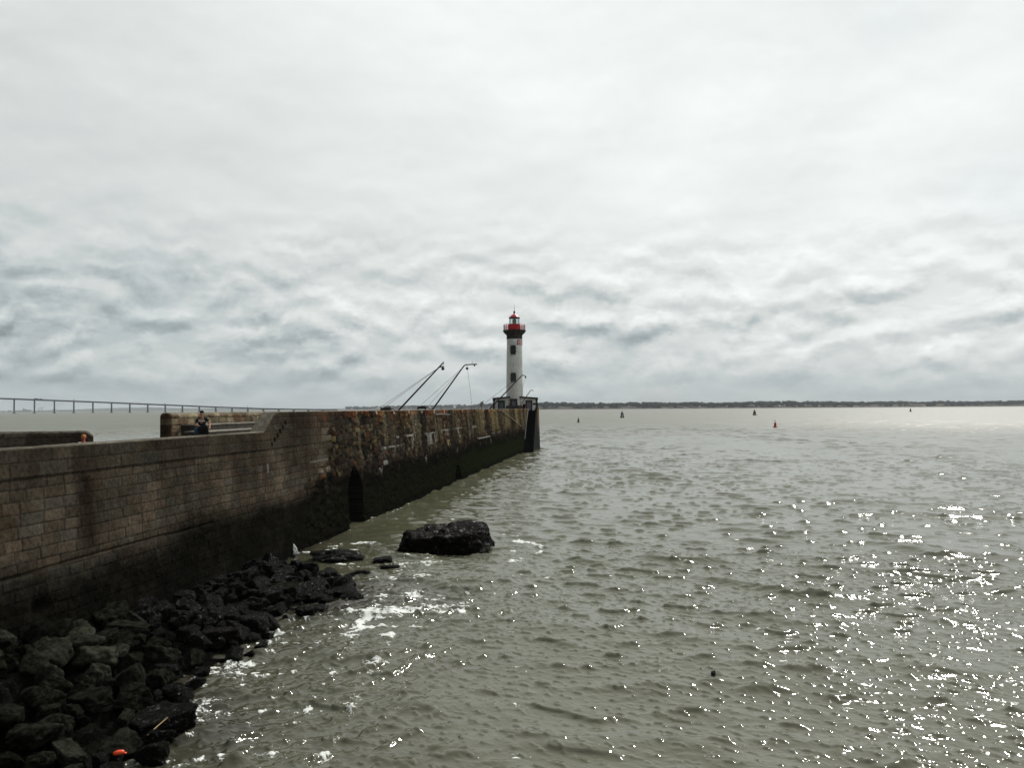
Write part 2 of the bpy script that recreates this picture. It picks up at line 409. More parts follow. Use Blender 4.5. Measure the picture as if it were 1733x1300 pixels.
M = {
 'white_wall': plain('white_limewash', (0.76, 0.76, 0.735), 0.8, 0.12, 1.2),
 'dark_stone': plain('dark_granite', (0.050, 0.044, 0.038), 0.85, 0.35, 2.5, bump=0.4),
 'door': plain('grey_violet_door_paint', (0.17, 0.165, 0.19), 0.6, 0.15),
 'blue_door': plain('grey_blue_door_paint', (0.13, 0.17, 0.19), 0.6, 0.15),
 'red': plain('red_gloss_paint', (0.52, 0.008, 0.016), 0.35, 0.15),
 'sign_red': plain('red_sign_paint', (0.42, 0.02, 0.022), 0.5, 0.1),
 'sign_white': plain('white_sign_paint', (0.8, 0.78, 0.75), 0.5, 0.05),
 'black_metal': plain('black_iron', (0.012, 0.012, 0.013), 0.5, 0.3),
 'green_metal': plain('verdigris_metal', (0.10, 0.17, 0.16), 0.5, 0.2),
 'pane': plain('dark_window_glass', (0.03, 0.035, 0.038), 0.15, 0.1),
 'pale_metal': plain('pale_galvanised_steel', (0.15, 0.15, 0.14), 0.6, 0.2),
 'rope': plain('sun_bleached_rope', (0.26, 0.23, 0.18), 0.9, 0.2),
 'wire': plain('steel_wire', (0.10, 0.105, 0.11), 0.5, 0.1),
 'bridge': plain('bridge_concrete', (0.022, 0.034, 0.052), 0.8, 0.1, 0.02),
 'bridge_deck': plain('bridge_deck_steel', (0.016, 0.024, 0.03), 0.7, 0.1, 0.02),
 'truck_dark': plain('truck_paint', (0.05, 0.055, 0.06), 0.5, 0.1),
 'buoy_green': plain('buoy_green_paint', (0.008, 0.04, 0.022), 0.45, 0.25),
 'buoy_red': plain('buoy_red_paint', (0.5, 0.01, 0.014), 0.45, 0.25),
 'buoy_dull_red': plain('buoy_faded_red_paint', (0.16, 0.04, 0.04), 0.6, 0.25),
 'buoy_black': plain('buoy_black_paint', (0.01, 0.014, 0.012), 0.5, 0.25),
 'house': plain('pale_house_render', (0.50, 0.46, 0.42), 0.8, 0.15, 0.3),
 'tan_house': plain('sandy_house_render', (0.34, 0.28, 0.24), 0.8, 0.15, 0.3),
 'roof_slate': plain('slate_roof', (0.10, 0.09, 0.095), 0.8, 0.2, 0.5),
 'roof_tile': plain('tile_roof', (0.20, 0.11, 0.085), 0.8, 0.2, 0.5),
 'wood': plain('dark_pine_foliage', (0.032, 0.042, 0.030), 0.9, 0.45, 0.09),
 'shore': plain('shore_scrub', (0.075, 0.062, 0.052), 0.9, 0.35, 0.03),
 'beach': plain('pale_sand', (0.22, 0.20, 0.17), 0.9, 0.2, 0.02),
 'far_hill': plain('distant_land', (0.05, 0.06, 0.05), 0.9, 0.2, 0.002),
 'industry': plain('industrial_steel', (0.12, 0.12, 0.12), 0.8, 0.2, 0.01),
 'deck': plain('worn_paving', (0.16, 0.145, 0.12), 0.85, 0.3, 1.5, bump=0.3),
 'tread': plain('pale_worn_treads', (0.20, 0.185, 0.155), 0.85, 0.35, 2.0, bump=0.3),
 'wet_step': plain('black_wet_steps', (0.003, 0.003, 0.0025), 0.7, 0.4, 1.0, bump=0.4, spec=0.03),
 'skin': plain('skin', (0.40, 0.20, 0.14), 0.55, 0.08),
 'ruddy': plain('sunburnt_skin', (0.42, 0.12, 0.075), 0.55, 0.08),
 'hair': plain('dark_hair', (0.012, 0.010, 0.009), 0.6, 0.2),
 'navy': plain('dark_teal_cotton', (0.010, 0.022, 0.026), 0.9, 0.15),
 'jeans': plain('blue_denim', (0.035, 0.075, 0.12), 0.9, 0.2),
 'black_cloth': plain('black_nylon', (0.006, 0.006, 0.007), 0.7, 0.2),
 'white_cloth': plain('white_cotton', (0.75, 0.75, 0.74), 0.9, 0.05),
 'orange_cap': plain('tan_orange_cap', (0.42, 0.17, 0.055), 0.8, 0.1),
 'orange': plain('orange_plastic', (0.85, 0.075, 0.012), 0.4, 0.15),
 'straw': plain('dry_reed', (0.50, 0.36, 0.17), 0.8, 0.15),
 'foam': plain('white_foam', (0.78, 0.8, 0.78), 0.8, 0.05),
}
m = M['white_wall']; nt = m.node_tree; p = nt.nodes['Principled BSDF']
g_ = nd(nt, 'ShaderNodeNewGeometry')
mp = nd(nt, 'ShaderNodeMapping', {'Vector': g_.outputs['Position'], 'Scale': (3.2, 3.2, 0.16)})
nz_ = nd(nt, 'ShaderNodeTexNoise', {'Vector': mp.outputs[0], 'Scale': 2.0, 'Detail': 6.0, 'Roughness': 0.65})
old_ = p.inputs['Base Color'].links[0].from_socket
nt.links.new(mix_(nt, ramp_(nt, nz_.outputs[0], 0.50, 0.74, 0.0, 0.55), old_, (0.30, 0.27, 0.22)), p.inputs['Base Color'])
m, nt, p, out = nm('lantern_glass')
p.inputs['Base Color'].default_value = (0.85, 0.93, 0.92, 1); p.inputs['Roughness'].default_value = 0.03
tr = nd(nt, 'ShaderNodeBsdfTransparent', {0: (0.86, 0.93, 0.92, 1)})
mx = nd(nt, 'ShaderNodeMixShader', {0: 0.16, 1: tr.outputs[0], 2: p.outputs[0]})
nt.links.new(mx.outputs[0], out.inputs[0])
M['glass'] = m

# ------------------------------------------------------------------ water
def wave_tile(L, n, lmin, lmax, slope, wdir, spread, seed):
    g = np.random.default_rng(seed)
    k1 = 2 * np.pi * np.fft.fftfreq(n, L / n)
    kx, ky = k1[:, None], k1[None, :]
    k = np.hypot(kx, ky); k[0, 0] = 1e-6
    lam = 2 * np.pi / k
    a = k ** (-2.0) * sstep(lmin * 0.75, lmin, lam) * (1 - sstep(lmax, lmax * 1.4, lam))
    c = np.abs((kx * math.cos(wdir) + ky * math.sin(wdir)) / k)
    a = a * (0.12 + c ** spread)
    a[0, 0] = 0
    sp = a * (g.normal(size=(n, n)) + 1j * g.normal(size=(n, n)))
    h = np.real(np.fft.ifft2(sp))
    gx = np.real(np.fft.ifft2(1j * kx * sp)); gy = np.real(np.fft.ifft2(1j * ky * sp))
    sr = math.sqrt((gx ** 2 + gy ** 2).mean())
    return (h * slope / sr).astype(np.float32)

BANDS = []   # L, lmax, tile, rotation, sharpening
for L, n, a, b, slp, wd, sp, sh in ((97, 1024, 4.5, 16, 0.014, 68, 4, 0.5), (41, 1024, 1.3, 4.0, 0.048, 64, 3, 0.8),
                                    (17.3, 1024, 0.36, 1.3, 0.098, 70, 1.6, 1.3), (7.1, 1024, 0.10, 0.36, 0.14, 62, 1.0, 1.1)):
    BANDS.append((L, b, a, wave_tile(L, n, a, b, slp, R(wd), sp, int(L * 10)), sh))
ROTS = [0.0, 0.35, -0.5, 0.9]
def wave_height(x, y, spacing, calm=None):
    h = np.zeros_like(x, dtype=np.float32)
    for (L, lmax, lmin, tile, sh), r in zip(BANDS, ROTS):
        # keep the crest direction of the tile but slide it so that tiles of the bands never line up
        t = samp(tile, (x * math.cos(r * .25) - y * math.sin(r * .25)) / L + r, (x * math.sin(r * .25) + y * math.cos(r * .25)) / L - 2 * r)
        sd_ = tile.std()
        t = sd_ * (np.exp(sh * t / sd_) - math.exp(sh * sh / 2)) / (sh * math.exp(sh * sh * .5))
        t = np.clip(t, -3 * sd_, 4 * sd_)
        h += t * (1 - sstep(lmin * 0.45, lmin * 1.3, spacing))
    return h

rr = [6.0]
while rr[-1] < 9500:
    r_ = rr[-1]
    rr.append(r_ + (0.0021 * r_ if r_ < 34 else 0.0029 * r_ if r_ < 170 else min(0.0029 * r_ * (r_ / 170) ** 1.1, 0.05 * r_)))
rr = np.array(rr)
th = np.concatenate([np.linspace(-62, -36, 60, endpoint=False), np.linspace(-36, 36, 960, endpoint=False), np.linspace(36, 62, 61)])
th = np.radians(th)
RR, TH = np.meshgrid(rr, th, indexing='ij')
WX = RR * np.sin(TH); WY = RR * np.cos(TH)
dr = np.gradient(rr)[:, None] * np.ones_like(TH)
WZ = wave_height(WX, WY, np.maximum(dr, RR * 0.0013)) 
WZ = WZ * (1 + 0.9 * sstep(35, 160, RR))   # more chop out in the channel
gust = samp(T1, WX / 130.0 + .2, WY / 210.0) + 0.6 * samp(T1, WX / 37.0, WY / 70.0 + .6)
WZ = WZ * np.clip(0.92 + 0.24 * gust, 0.45, 1.5)   # cat's-paws and slicks

# wavelets bent round by the boulders run in towards the wall, crests lying along it
SJ = (WX - P0.x) * U.x + WY * U.y; TJ = (WX - P0.x) * N_.x + WY * N_.y
bent = wave_tile(23.0, 1024, 0.17, 0.75, 0.30, R(-36), 6, 404)
bh = samp(bent, WX / 23.0, WY / 23.0); bs = bent.std()
bh = bs * np.clip((np.exp(1.1 * bh / bs) - 1.8) / 1.9, -1.2, 4)
WZ = WZ + bh * (1 - sstep(5.5, 11.5, TJ + 1.2 * samp(T1, WX / 31., WY / 31.))) * (1 - sstep(24, 31, SJ)) * 0.9
rip_boost = None

# foam: along breaking edges, round the boulders and off the corner of the big block
def seg_dist(x, y, pts):
    best = np.full(x.shape, 1e9); 
    for (x0, y0), (x1, y1) in zip(pts[:-1], pts[1:]):
        dx, dy = x1 - x0, y1 - y0
        t = np.clip(((x - x0) * dx + (y - y0) * dy) / (dx * dx + dy * dy), 0, 1)
        best = np.minimum(best, np.hypot(x - x0 - t * dx, y - y0 - t * dy))
    return best
def gl(px): return [tuple(on_plane(*q)[:2]) for q in px]
nearm = RR < 48
fx, fy = WX[nearm], WY[nearm]
fs = np.zeros_like(fx)
def foam_line(px, width, amp):
    global fs
    wob = 0.35 * samp(T1, fx / 7.3, fy / 7.3)
    d = seg_dist(fx + wob * .5, fy + wob * .7, gl(px))
    fs = np.maximum(fs, amp * np.clip(1 - d / width, 0, 1))
foam_line([(846, 908), (880, 917), (915, 921), (929, 928), (921, 937), (895, 942), (850, 951)], 0.55, 0.95)
foam_line([(690, 1003), (720, 1010), (745, 1016), (768, 1021), (792, 1023)], 0.30, 0.95)
foam_line([(900, 990), (930, 978), (960, 968)], 0.45, 0.55)
foam_line([(640, 1040), (690, 1028), (755, 1030)], 1.3, 1.15)
foam_line([(590, 1068), (640, 1045)], 1.0, 1.05)
foam_line([(600, 1060), (700, 1066)], 0.7, 0.75)
foam_line([(560, 985), (600, 975), (630, 965)], 0.7, 0.80)
foam_line([(500, 938), (545, 936), (570, 930)], 0.6, 0.82)
foam_line([(560, 925), (640, 915)], 0.6, 0.62)
foam_line([(425, 1085), (470, 1068)], 0.4, 0.68)
foam_line([(320, 1135), (345, 1142)], 0.35, 0.75)
foam_line([(325, 1200), (360, 1185), (380, 1178)], 0.35, 0.85)
foam_line([(320, 1225), (350, 1215)], 0.3, 0.75)
foam_line([(320, 1295), (360, 1275), (390, 1260)], 0.5, 0.62)
foam_line([(480, 1010), (590, 1030)], 0.8, 0.55)
foam_line([(680, 945), (760, 950), (830, 940)], 0.35, 0.6)
foam_line([(620, 925), (672, 905)], 0.5, 0.55)
# loose streaks of froth drifting in the lee of the boulders
sj = (fx - P0.x) * U.x + fy * U.y
tj = (fx - P0.x) * N_.x + fy * N_.y
lee = np.exp(-((tj - 4.6) / 2.6) ** 2) * sstep(10, 14, sj) * (1 - sstep(33, 38, sj))
fs = np.maximum(fs, 0.50 * lee)
# froth along the foot of the jetty wall
fs = np.maximum(fs, 0.55 * np.exp(-np.abs(tj - 0.1) / 0.22) * sstep(30, 34, sj))
n_a = samp(T2, fx / 3.1 + .3, fy / 2.3)
n_b = samp(T2, fx / 0.83, fy / 0.71 + .4)
lace = 1 - np.abs(samp(T1, fx / 1.3 + .1, fy / 1.1))           # thin connected threads between bubbles
fo = sstep(0.46, 0.95, fs + 0.20 * n_a + 0.10 * n_b + 0.16 * (lace - .4) - 0.05) * np.clip(0.55 + 0.35 * lace + 0.12 * n_b, 0.2, 1)
# scattered specks of froth on small breaking crests elsewhere
spk = sstep(2.75, 3.3, n_b + 0.7 * n_a) * 0.6
fo = np.maximum(fo, spk * (0.25 + 0.75 * lee))
fo = np.maximum(fo, 0.75 * sstep(1.7, 2.5, n_b + 0.6 * n_a) * np.exp(-((tj - 5.2) / 3.2) ** 2) * (1 - sstep(27, 33, sj)))
shr = np.interp(sj, [8.0, 13.5, 15.2, 17.8, 19.1, 21.5, 23.5, 24.8, 26.9, 28.2, 29.2], [6.0, 5.1, 4.7, 3.6, 4.0, 3.75, 4.1, 4.5, 3.6, 2.0, 0.2])
fo = fo * np.where((sj > 6) & (sj < 29.2), sstep(-0.35, 0.1, tj - shr), 1.0)   # none inside the heap
foam = np.zeros_like(WX, dtype=np.float32)
foam[nearm] = fo
WZ = WZ + foam * 0.02
ni, nj = WX.shape
idx = np.arange(ni * nj).reshape(ni, nj)
quads = np.stack([idx[:-1, :-1], idx[:-1, 1:], idx[1:, 1:], idx[1:, :-1]], -1).reshape(-1, 4)[:, ::-1]
me = np_mesh('water', np.stack([WX, WY, WZ], -1).reshape(-1, 3), quads, WATER)
a_ = me.attributes.new('foam', 'FLOAT', 'POINT'); a_.data.foreach_set('value', foam.ravel())
shoal = np.zeros_like(WX, dtype=np.float32)
shoal[nearm] = np.where(tj > -1, np.exp(-np.clip(tj - np.where(sj < 29.2, shr, 0.0) + 0.5 * samp(T1, fx / 9., fy / 9.), 0, 50) / 2.2), 0) * (1 - sstep(30, 42, sj))
a_ = me.attributes.new('shoal', 'FLOAT', 'POINT'); a_.data.foreach_set('value', (0.9 * np.clip(shoal, 0, 1)).astype(np.float32).ravel())
rip = 0.06 + 0.32 * sstep(15, 330, RR)
a_ = me.attributes.new('ripple', 'FLOAT', 'POINT'); a_.data.foreach_set('value', rip.astype(np.float32).ravel())
tag(link('water', me), kind='structure')

# ------------------------------------------------------------------ stonework
def layout(z_edges, wmin, wmax, s0, s1, seed):
    g = np.random.default_rng(seed)
    rows = []
    for i in range(len(z_edges) + 1):
        lo, hi = (wmin[i % len(wmin)], wmax[i % len(wmax)]) if isinstance(wmin, list) else (wmin, wmax)
        e = s0 + np.cumsum(g.uniform(lo, hi, int((s1 - s0) / lo) + 4)) - g.uniform(0, hi)
        rows.append(e)
    return np.array(z_edges), rows, g.random((len(z_edges) + 1, 700, 6))

def blocks(s, z, lay):
    ze, rows, rnd = lay
    ci = np.searchsorted(ze, z)
    zl = np.where(ci > 0, ze[np.clip(ci - 1, 0, len(ze) - 1)], -99.0)
    zh = np.where(ci < len(ze), ze[np.clip(ci, 0, len(ze) - 1)], 99.0)
    bj = np.zeros(s.shape, int); sl_ = np.zeros(s.shape); sh_ = np.zeros(s.shape)
    for c in np.unique(ci):
        mk = ci == c
        e = rows[c]; k = np.searchsorted(e, s[mk])
        bj[mk] = k
        sl_[mk] = e[np.clip(k - 1, 0, len(e) - 1)]; sh_[mk] = e[np.clip(k, 0, len(e) - 1)]
    d = np.minimum(np.minimum(z - zl, zh - z), np.minimum(np.abs(s - sl_), np.abs(sh_ - s)))
    return rnd[ci, np.clip(bj, 0, 699)], d, ci

zc = [4.47, 4.16] + [4.16 - 0.265 * k for k in range(1, 19)] + [4.80, 5.05, 5.30]
ASH = layout(sorted(zc), 0.48, 0.78, 0, 60, 5)
for i_ in range(len(ASH[1])):
    if i_ in (19, 20, 21):
        g_ = np.random.default_rng(90 + i_)
        ASH[1][i_][:] = np.cumsum(g_.uniform(0.8, 1.15, len(ASH[1][i_])))
g_ = np.random.default_rng(3)
RUB = layout(list(np.cumsum(np.concatenate([[-0.6], g_.uniform(0.17, 0.30, 32)]))), 0.22, 0.62, 20, 135, 8)
FAR = layout([3.9, 4.2, 4.55, 4.9, 5.22], 0.45, 0.9, 0, 140, 21)

def lerp(c, col, f):
    return c * (1 - f[..., None]) + np.array(col) * f[..., None]

def near_style(s, z):
    """colour, wetness and relief of the jetty's seaward face"""
    wob = 0.012 * samp(T1, s / 9.0, z / 9.0)
    ra, da, ci = blocks(s, z + wob, ASH)
    rw = 0.05 * samp(T1, s / 4.0, z / 4.0)
    rb, db, _ = blocks(s + rw, z + rw * 0.8, RUB)
    n1 = samp(T1, s / 11.0, z / 11.0); n2 = samp(T2, s / 4.2, z / 4.2); n3 = samp(T1, s / 5.0 + .3, z / 38.0)
    # new ashlar gives way to old rubble masonry in a ragged toothing
    edge = 36.2 + 1.2 * (ra[..., 4] - .5) - 3.0 * (1 - sstep(2.3, 3.6, z)) + 1.5 * sstep(4.5, 5.3, z)
    old = sstep(-0.05, 0.05, s - edge)
    # ashlar
    ca = np.array([0.062, 0.050, 0.036]) * (0.76 + 0.44 * ra[..., 0])[..., None]
    ca = lerp(ca, (0.078, 0.048, 0.033), 0.25 * (ra[..., 1] > 0.85))
    ca = lerp(ca, (0.058, 0.058, 0.050), 0.4 * (ra[..., 2] > 0.7))
    ca = ca * np.where(z > 4.16, 0.72, 1.0)[..., None] * (1 + 0.17 * n2 + 0.14 * n3)[..., None]
    ca = lerp(ca, (0.14, 0.12, 0.085), 0.6 * ((s > 35.2) & (s < 37.2) & (z > 4.25) & (z < 4.82)) * (s < 37.2))
    ja = np.exp(-(da / 0.013) ** 2)
    ca = lerp(ca, (0.022, 0.019, 0.016), 0.85 * ja)
    ha = 0.014 * sstep(0, 0.03, da) + 0.010 * (ra[..., 3] - .5) + 0.003 * n2
    lip = np.exp(-((z + wob - 4.16) / 0.03) ** 2) * (s < 36)
    ha += 0.03 * sstep(4.10, 4.17, z) * (1 - sstep(29, 36, s)) + 0.02 * lip
    # rubble
    hgt = np.clip((z - 1.6) / 3.9, 0, 1)
    pal = np.array([[0.165, 0.125, 0.058], [0.085, 0.060, 0.040], [0.115, 0.100, 0.075], [0.026, 0.022, 0.018], [0.115, 0.056, 0.028], [0.062, 0.048, 0.033]])
    q = rb[..., 0]
    p_o, p_r, p_d = 0.03 + 0.13 * hgt, 0.06 + 0.10 * hgt, 0.38 - 0.22 * hgt
    pick = np.where(q < p_o, 0, np.where(q < p_o + p_r, 4, np.where(q < p_o + p_r + p_d, 3, np.where(q < p_o + p_r + p_d + 0.22, 1, np.where(q < 0.86, 5, 2)))))
    cb = pal[pick] * (0.40 + 0.5 * rb[..., 1])[..., None] * (1 + 0.30 * n2 + 0.24 * n3)[..., None]
    er = (rb[..., 2] > 0.80 - 0.08 * (1 - hgt)).astype(float)
    jb = np.exp(-(db / 0.030) ** 2)
    cb = lerp(cb, (0.018, 0.015, 0.012), 0.8 * np.maximum(jb, 0.75 * er))
    hb = 0.016 * sstep(0, 0.07, db) - 0.05 * er * sstep(0.0, 0.08, db) + 0.016 * (rb[..., 3] - .5) + 0.012 * n2 + 0.012 * n1
    c = ca * (1 - old)[..., None] + cb * old[..., None]
    h = ha * (1 - old) + hb * old
    # lichen, run-off streaks and droppings under the coping of the tall part
    li = sstep(4.85, 5.45, z + 0.14 * n1) * sstep(33, 39, s)
    c = lerp(c, (0.19, 0.060, 0.020), 0.80 * li * sstep(-0.6, 0.9, n2 + .5 * n3))
    st_ = sstep(0.9, 1.9, samp(T1, s / 6.0 + .7, z / 80.0)) * sstep(2.6, 4.4, z) * (s > 40)
    c = lerp(c, (0.20, 0.17, 0.115), 0.45 * st_)
    yl = sstep(60, 90, s) * sstep(2.9, 4.0, z) * sstep(0.0, 1.6, samp(T1, s / 9.0 + .1, z / 30.0))
    c = lerp(c, (0.19, 0.155, 0.07), 0.55 * yl)
    dk = sstep(0.7, 1.7, samp(T1, s / 8.0 + .45, z / 60.0)) * (s > 37)
    c = lerp(c, (0.022, 0.018, 0.015), 0.6 * dk)
    blk = sstep(3.9, 2.6, z + 0.35 * n3 + 0.25 * n1) if False else 1 - sstep(2.5, 3.7, z + 0.30 * n3 + 0.22 * n1)
    c = lerp(c, (0.012, 0.010, 0.009), 0.72 * blk * (s > 37) * sstep(-1.3, 0.5, n2 + n3))
    # tall dark stain where water runs off the deck
    sn = np.exp(-(((s - 19.75 - 0.08 * n1) / (0.22 + 0.10 * (4.1 - z))) ** 2)) * sstep(4.15, 3.95, z) * sstep(2.0, 2.6, z)
    c = lerp(c, (0.016, 0.011, 0.008), 0.88 * np.clip(sn, 0, 1))
    vs_ = sstep(0.8, 1.9, samp(T1, s / 4.6 + .9, z / 55.0)) * (s < 37) * sstep(1.8, 3.0, z)
    c = lerp(c, (0.020, 0.015, 0.011), 0.55 * vs_)
    ru = np.exp(-((s - 16.6) / 0.7) ** 2 - ((z - 3.0) / 0.28) ** 2)
    c = lerp(c, (0.085, 0.040, 0.022), 0.2 * np.clip(ru * 1.3, 0, 1) * (ra[..., 1] > 0.25))
    # white droppings and lime
    def white(s0, s1, z0, z1, amt, drip=0.0):
        nonlocal c
        e = sstep(s0 - .05, s0 + .1, s) * (1 - sstep(s1 - .1, s1 + .05, s)) * sstep(z0 - .03, z0 + .02, z) * (1 - sstep(z1 - .02, z1 + .03, z))
        if drip:
            dn = samp(T2, s / 2.0, z / 60.0)
            e = np.maximum(e, sstep(s0, s0 + .1, s) * (1 - sstep(s1 - .1, s1, s)) * sstep(z1 - drip - .3 * dn, z1 - drip + .15 - .3 * dn, z) * (1 - sstep(z1 - .05, z1, z)) * sstep(0.5, 1.2, dn))
        c = lerp(c, (0.62, 0.61, 0.57), np.clip(0.45 * amt * e * sstep(-0.7, 0.7, n2 + n3), 0, 1))
    white(46.5, 50.5, 3.93, 4.02, 0.9, 0.55); white(44.0, 47.0, 3.45, 3.52, 0.8, 0.25); white(52, 56.5, 3.92, 3.98, 0.9, 0.5)
    white(57, 66, 4.02, 4.08, 0.75, 0.2); white(43.8, 44.6, 2.55, 2.78, 0.9); white(54.5, 55.2, 3.2, 3.9, 0.6)
    white(70, 72, 3.9, 4.1, 0.5, 0.4); white(80, 86, 3.1, 3.16, 0.5); white(33.6, 36.0, 3.38, 3.42, 0.5); white(28.3, 28.5, 3.25, 3.6, 0.5); white(29.6, 29.75, 3.3, 3.6, 0.5)
    speck = sstep(2.5, 3.0, samp(T2, s / 3.3 + .2, z / 3.3)) * (s > 40) * sstep(1.8, 2.6, z)
    c = lerp(c, (0.5, 0.5, 0.46), 0.7 * speck)
    # tide marks: dark weed, a black band, green slime lowest
    tide = 2.25 + 0.16 * n1 + 0.12 * n3 + 0.25 * sstep(29, 40, s) + 0.25 * sstep(45, 80, s)
    tide = tide - 0.10 * (1 - sstep(22, 28, s))
    soft = 0.85 - 0.50 * sstep(23, 35, s) + 0.28 * sstep(38, 70, s)
    wet = 1 - sstep(tide - soft, tide + soft * 0.6, z)
    c = lerp(c, (0.0058, 0.0058, 0.0044), 0.96 * wet * (1 - 0.05 * np.clip(n2, -1, 1)) * (1 - 0.07 * np.exp(-((s - 41) / 6) ** 2)))
    gr = (1 - sstep(tide - 1.25, tide - 0.55, z + 0.12 * n2)) * sstep(24, 50, s)
    c = lerp(c, (0.013, 0.017, 0.006), 0.70 * gr * (0.45 + 0.55 * sstep(50, 80, s)))
    lowest = 1 - sstep(0.15, 0.55, z + 0.1 * n2)
    c = lerp(c, (0.006, 0.006, 0.005), 0.8 * lowest)
    h = h - 0.045 * np.exp(-((z - 2.08 + 0.012 * n1) / 0.035) ** 2) * (s < 25.5)
    h = h + wet * 0.012 * n2
    # missing stones going up in steps beside the ramp, and one hole low down
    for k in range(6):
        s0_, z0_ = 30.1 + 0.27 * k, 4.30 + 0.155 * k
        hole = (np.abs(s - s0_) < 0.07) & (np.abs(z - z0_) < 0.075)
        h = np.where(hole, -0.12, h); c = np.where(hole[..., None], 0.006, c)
    hole = np.exp(-((s - 18.0) / 0.28) ** 2 - ((z - 1.25) / 0.16) ** 2)
    h = h - 0.22 * hole
    # two pointed drain arches
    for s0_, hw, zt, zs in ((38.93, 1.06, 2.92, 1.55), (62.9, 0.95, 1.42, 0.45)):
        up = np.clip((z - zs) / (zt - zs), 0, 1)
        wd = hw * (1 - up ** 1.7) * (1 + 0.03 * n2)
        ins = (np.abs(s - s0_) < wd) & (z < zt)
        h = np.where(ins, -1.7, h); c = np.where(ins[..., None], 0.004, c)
    return np.clip(c, 0.003, 0.8), np.clip(wet, 0, 1), h

def far_style(s, z):
    rb, db, _ = blocks(s + 0.03 * samp(T1, s / 4, z / 4), z + 0.02 * samp(T1, s / 6, z / 6), FAR)
    n2 = samp(T2, s / 4.2, z / 4.2); n1 = samp(T1, s / 7, z / 7)
    pal = np.array([[0.27, 0.225, 0.14], [0.20, 0.165, 0.105], [0.14, 0.095, 0.062], [0.23, 0.19, 0.13]])
    c = pal[(rb[..., 0] * 4).astype(int)] * (0.7 + 0.55 * rb[..., 1])[..., None] * (1 + 0.22 * n2)[..., None]
    c = lerp(c, (0.14, 0.062, 0.03), 0.6 * sstep(5.1, 5.45, z + 0.1 * n1) * sstep(-0.5, 1, n1))
    c = lerp(c, (0.035, 0.028, 0.022), 0.8 * np.exp(-(db / 0.022) ** 2))
    c = lerp(c, (0.07, 0.045, 0.03), 0.5 * sstep(0.2, 1.4, n1))
    h = 0.02 * sstep(0, 0.05, db) + 0.02 * (rb[..., 2] - .5) + 0.008 * n2
    return np.clip(c, 0.003, 0.8), np.zeros_like(s), h

def dark_style(s, z):
    rb, db, _ = blocks(s, z, FAR)
    n2 = samp(T2, s / 4.2, z / 4.2); n3 = samp(T1, s / 6, z / 40)
    c = np.array([0.062, 0.050, 0.040]) * (0.8 + 0.4 * rb[..., 1])[..., None] * (1 + 0.2 * n2 + 0.2 * n3)[..., None]
    c = lerp(c, (0.02, 0.017, 0.014), 0.7 * np.exp(-(db / 0.015) ** 2))
    return np.clip(c, 0.003, 0.8), np.zeros_like(s), 0.012 * sstep(0, 0.03, db) + 0.004 * n2

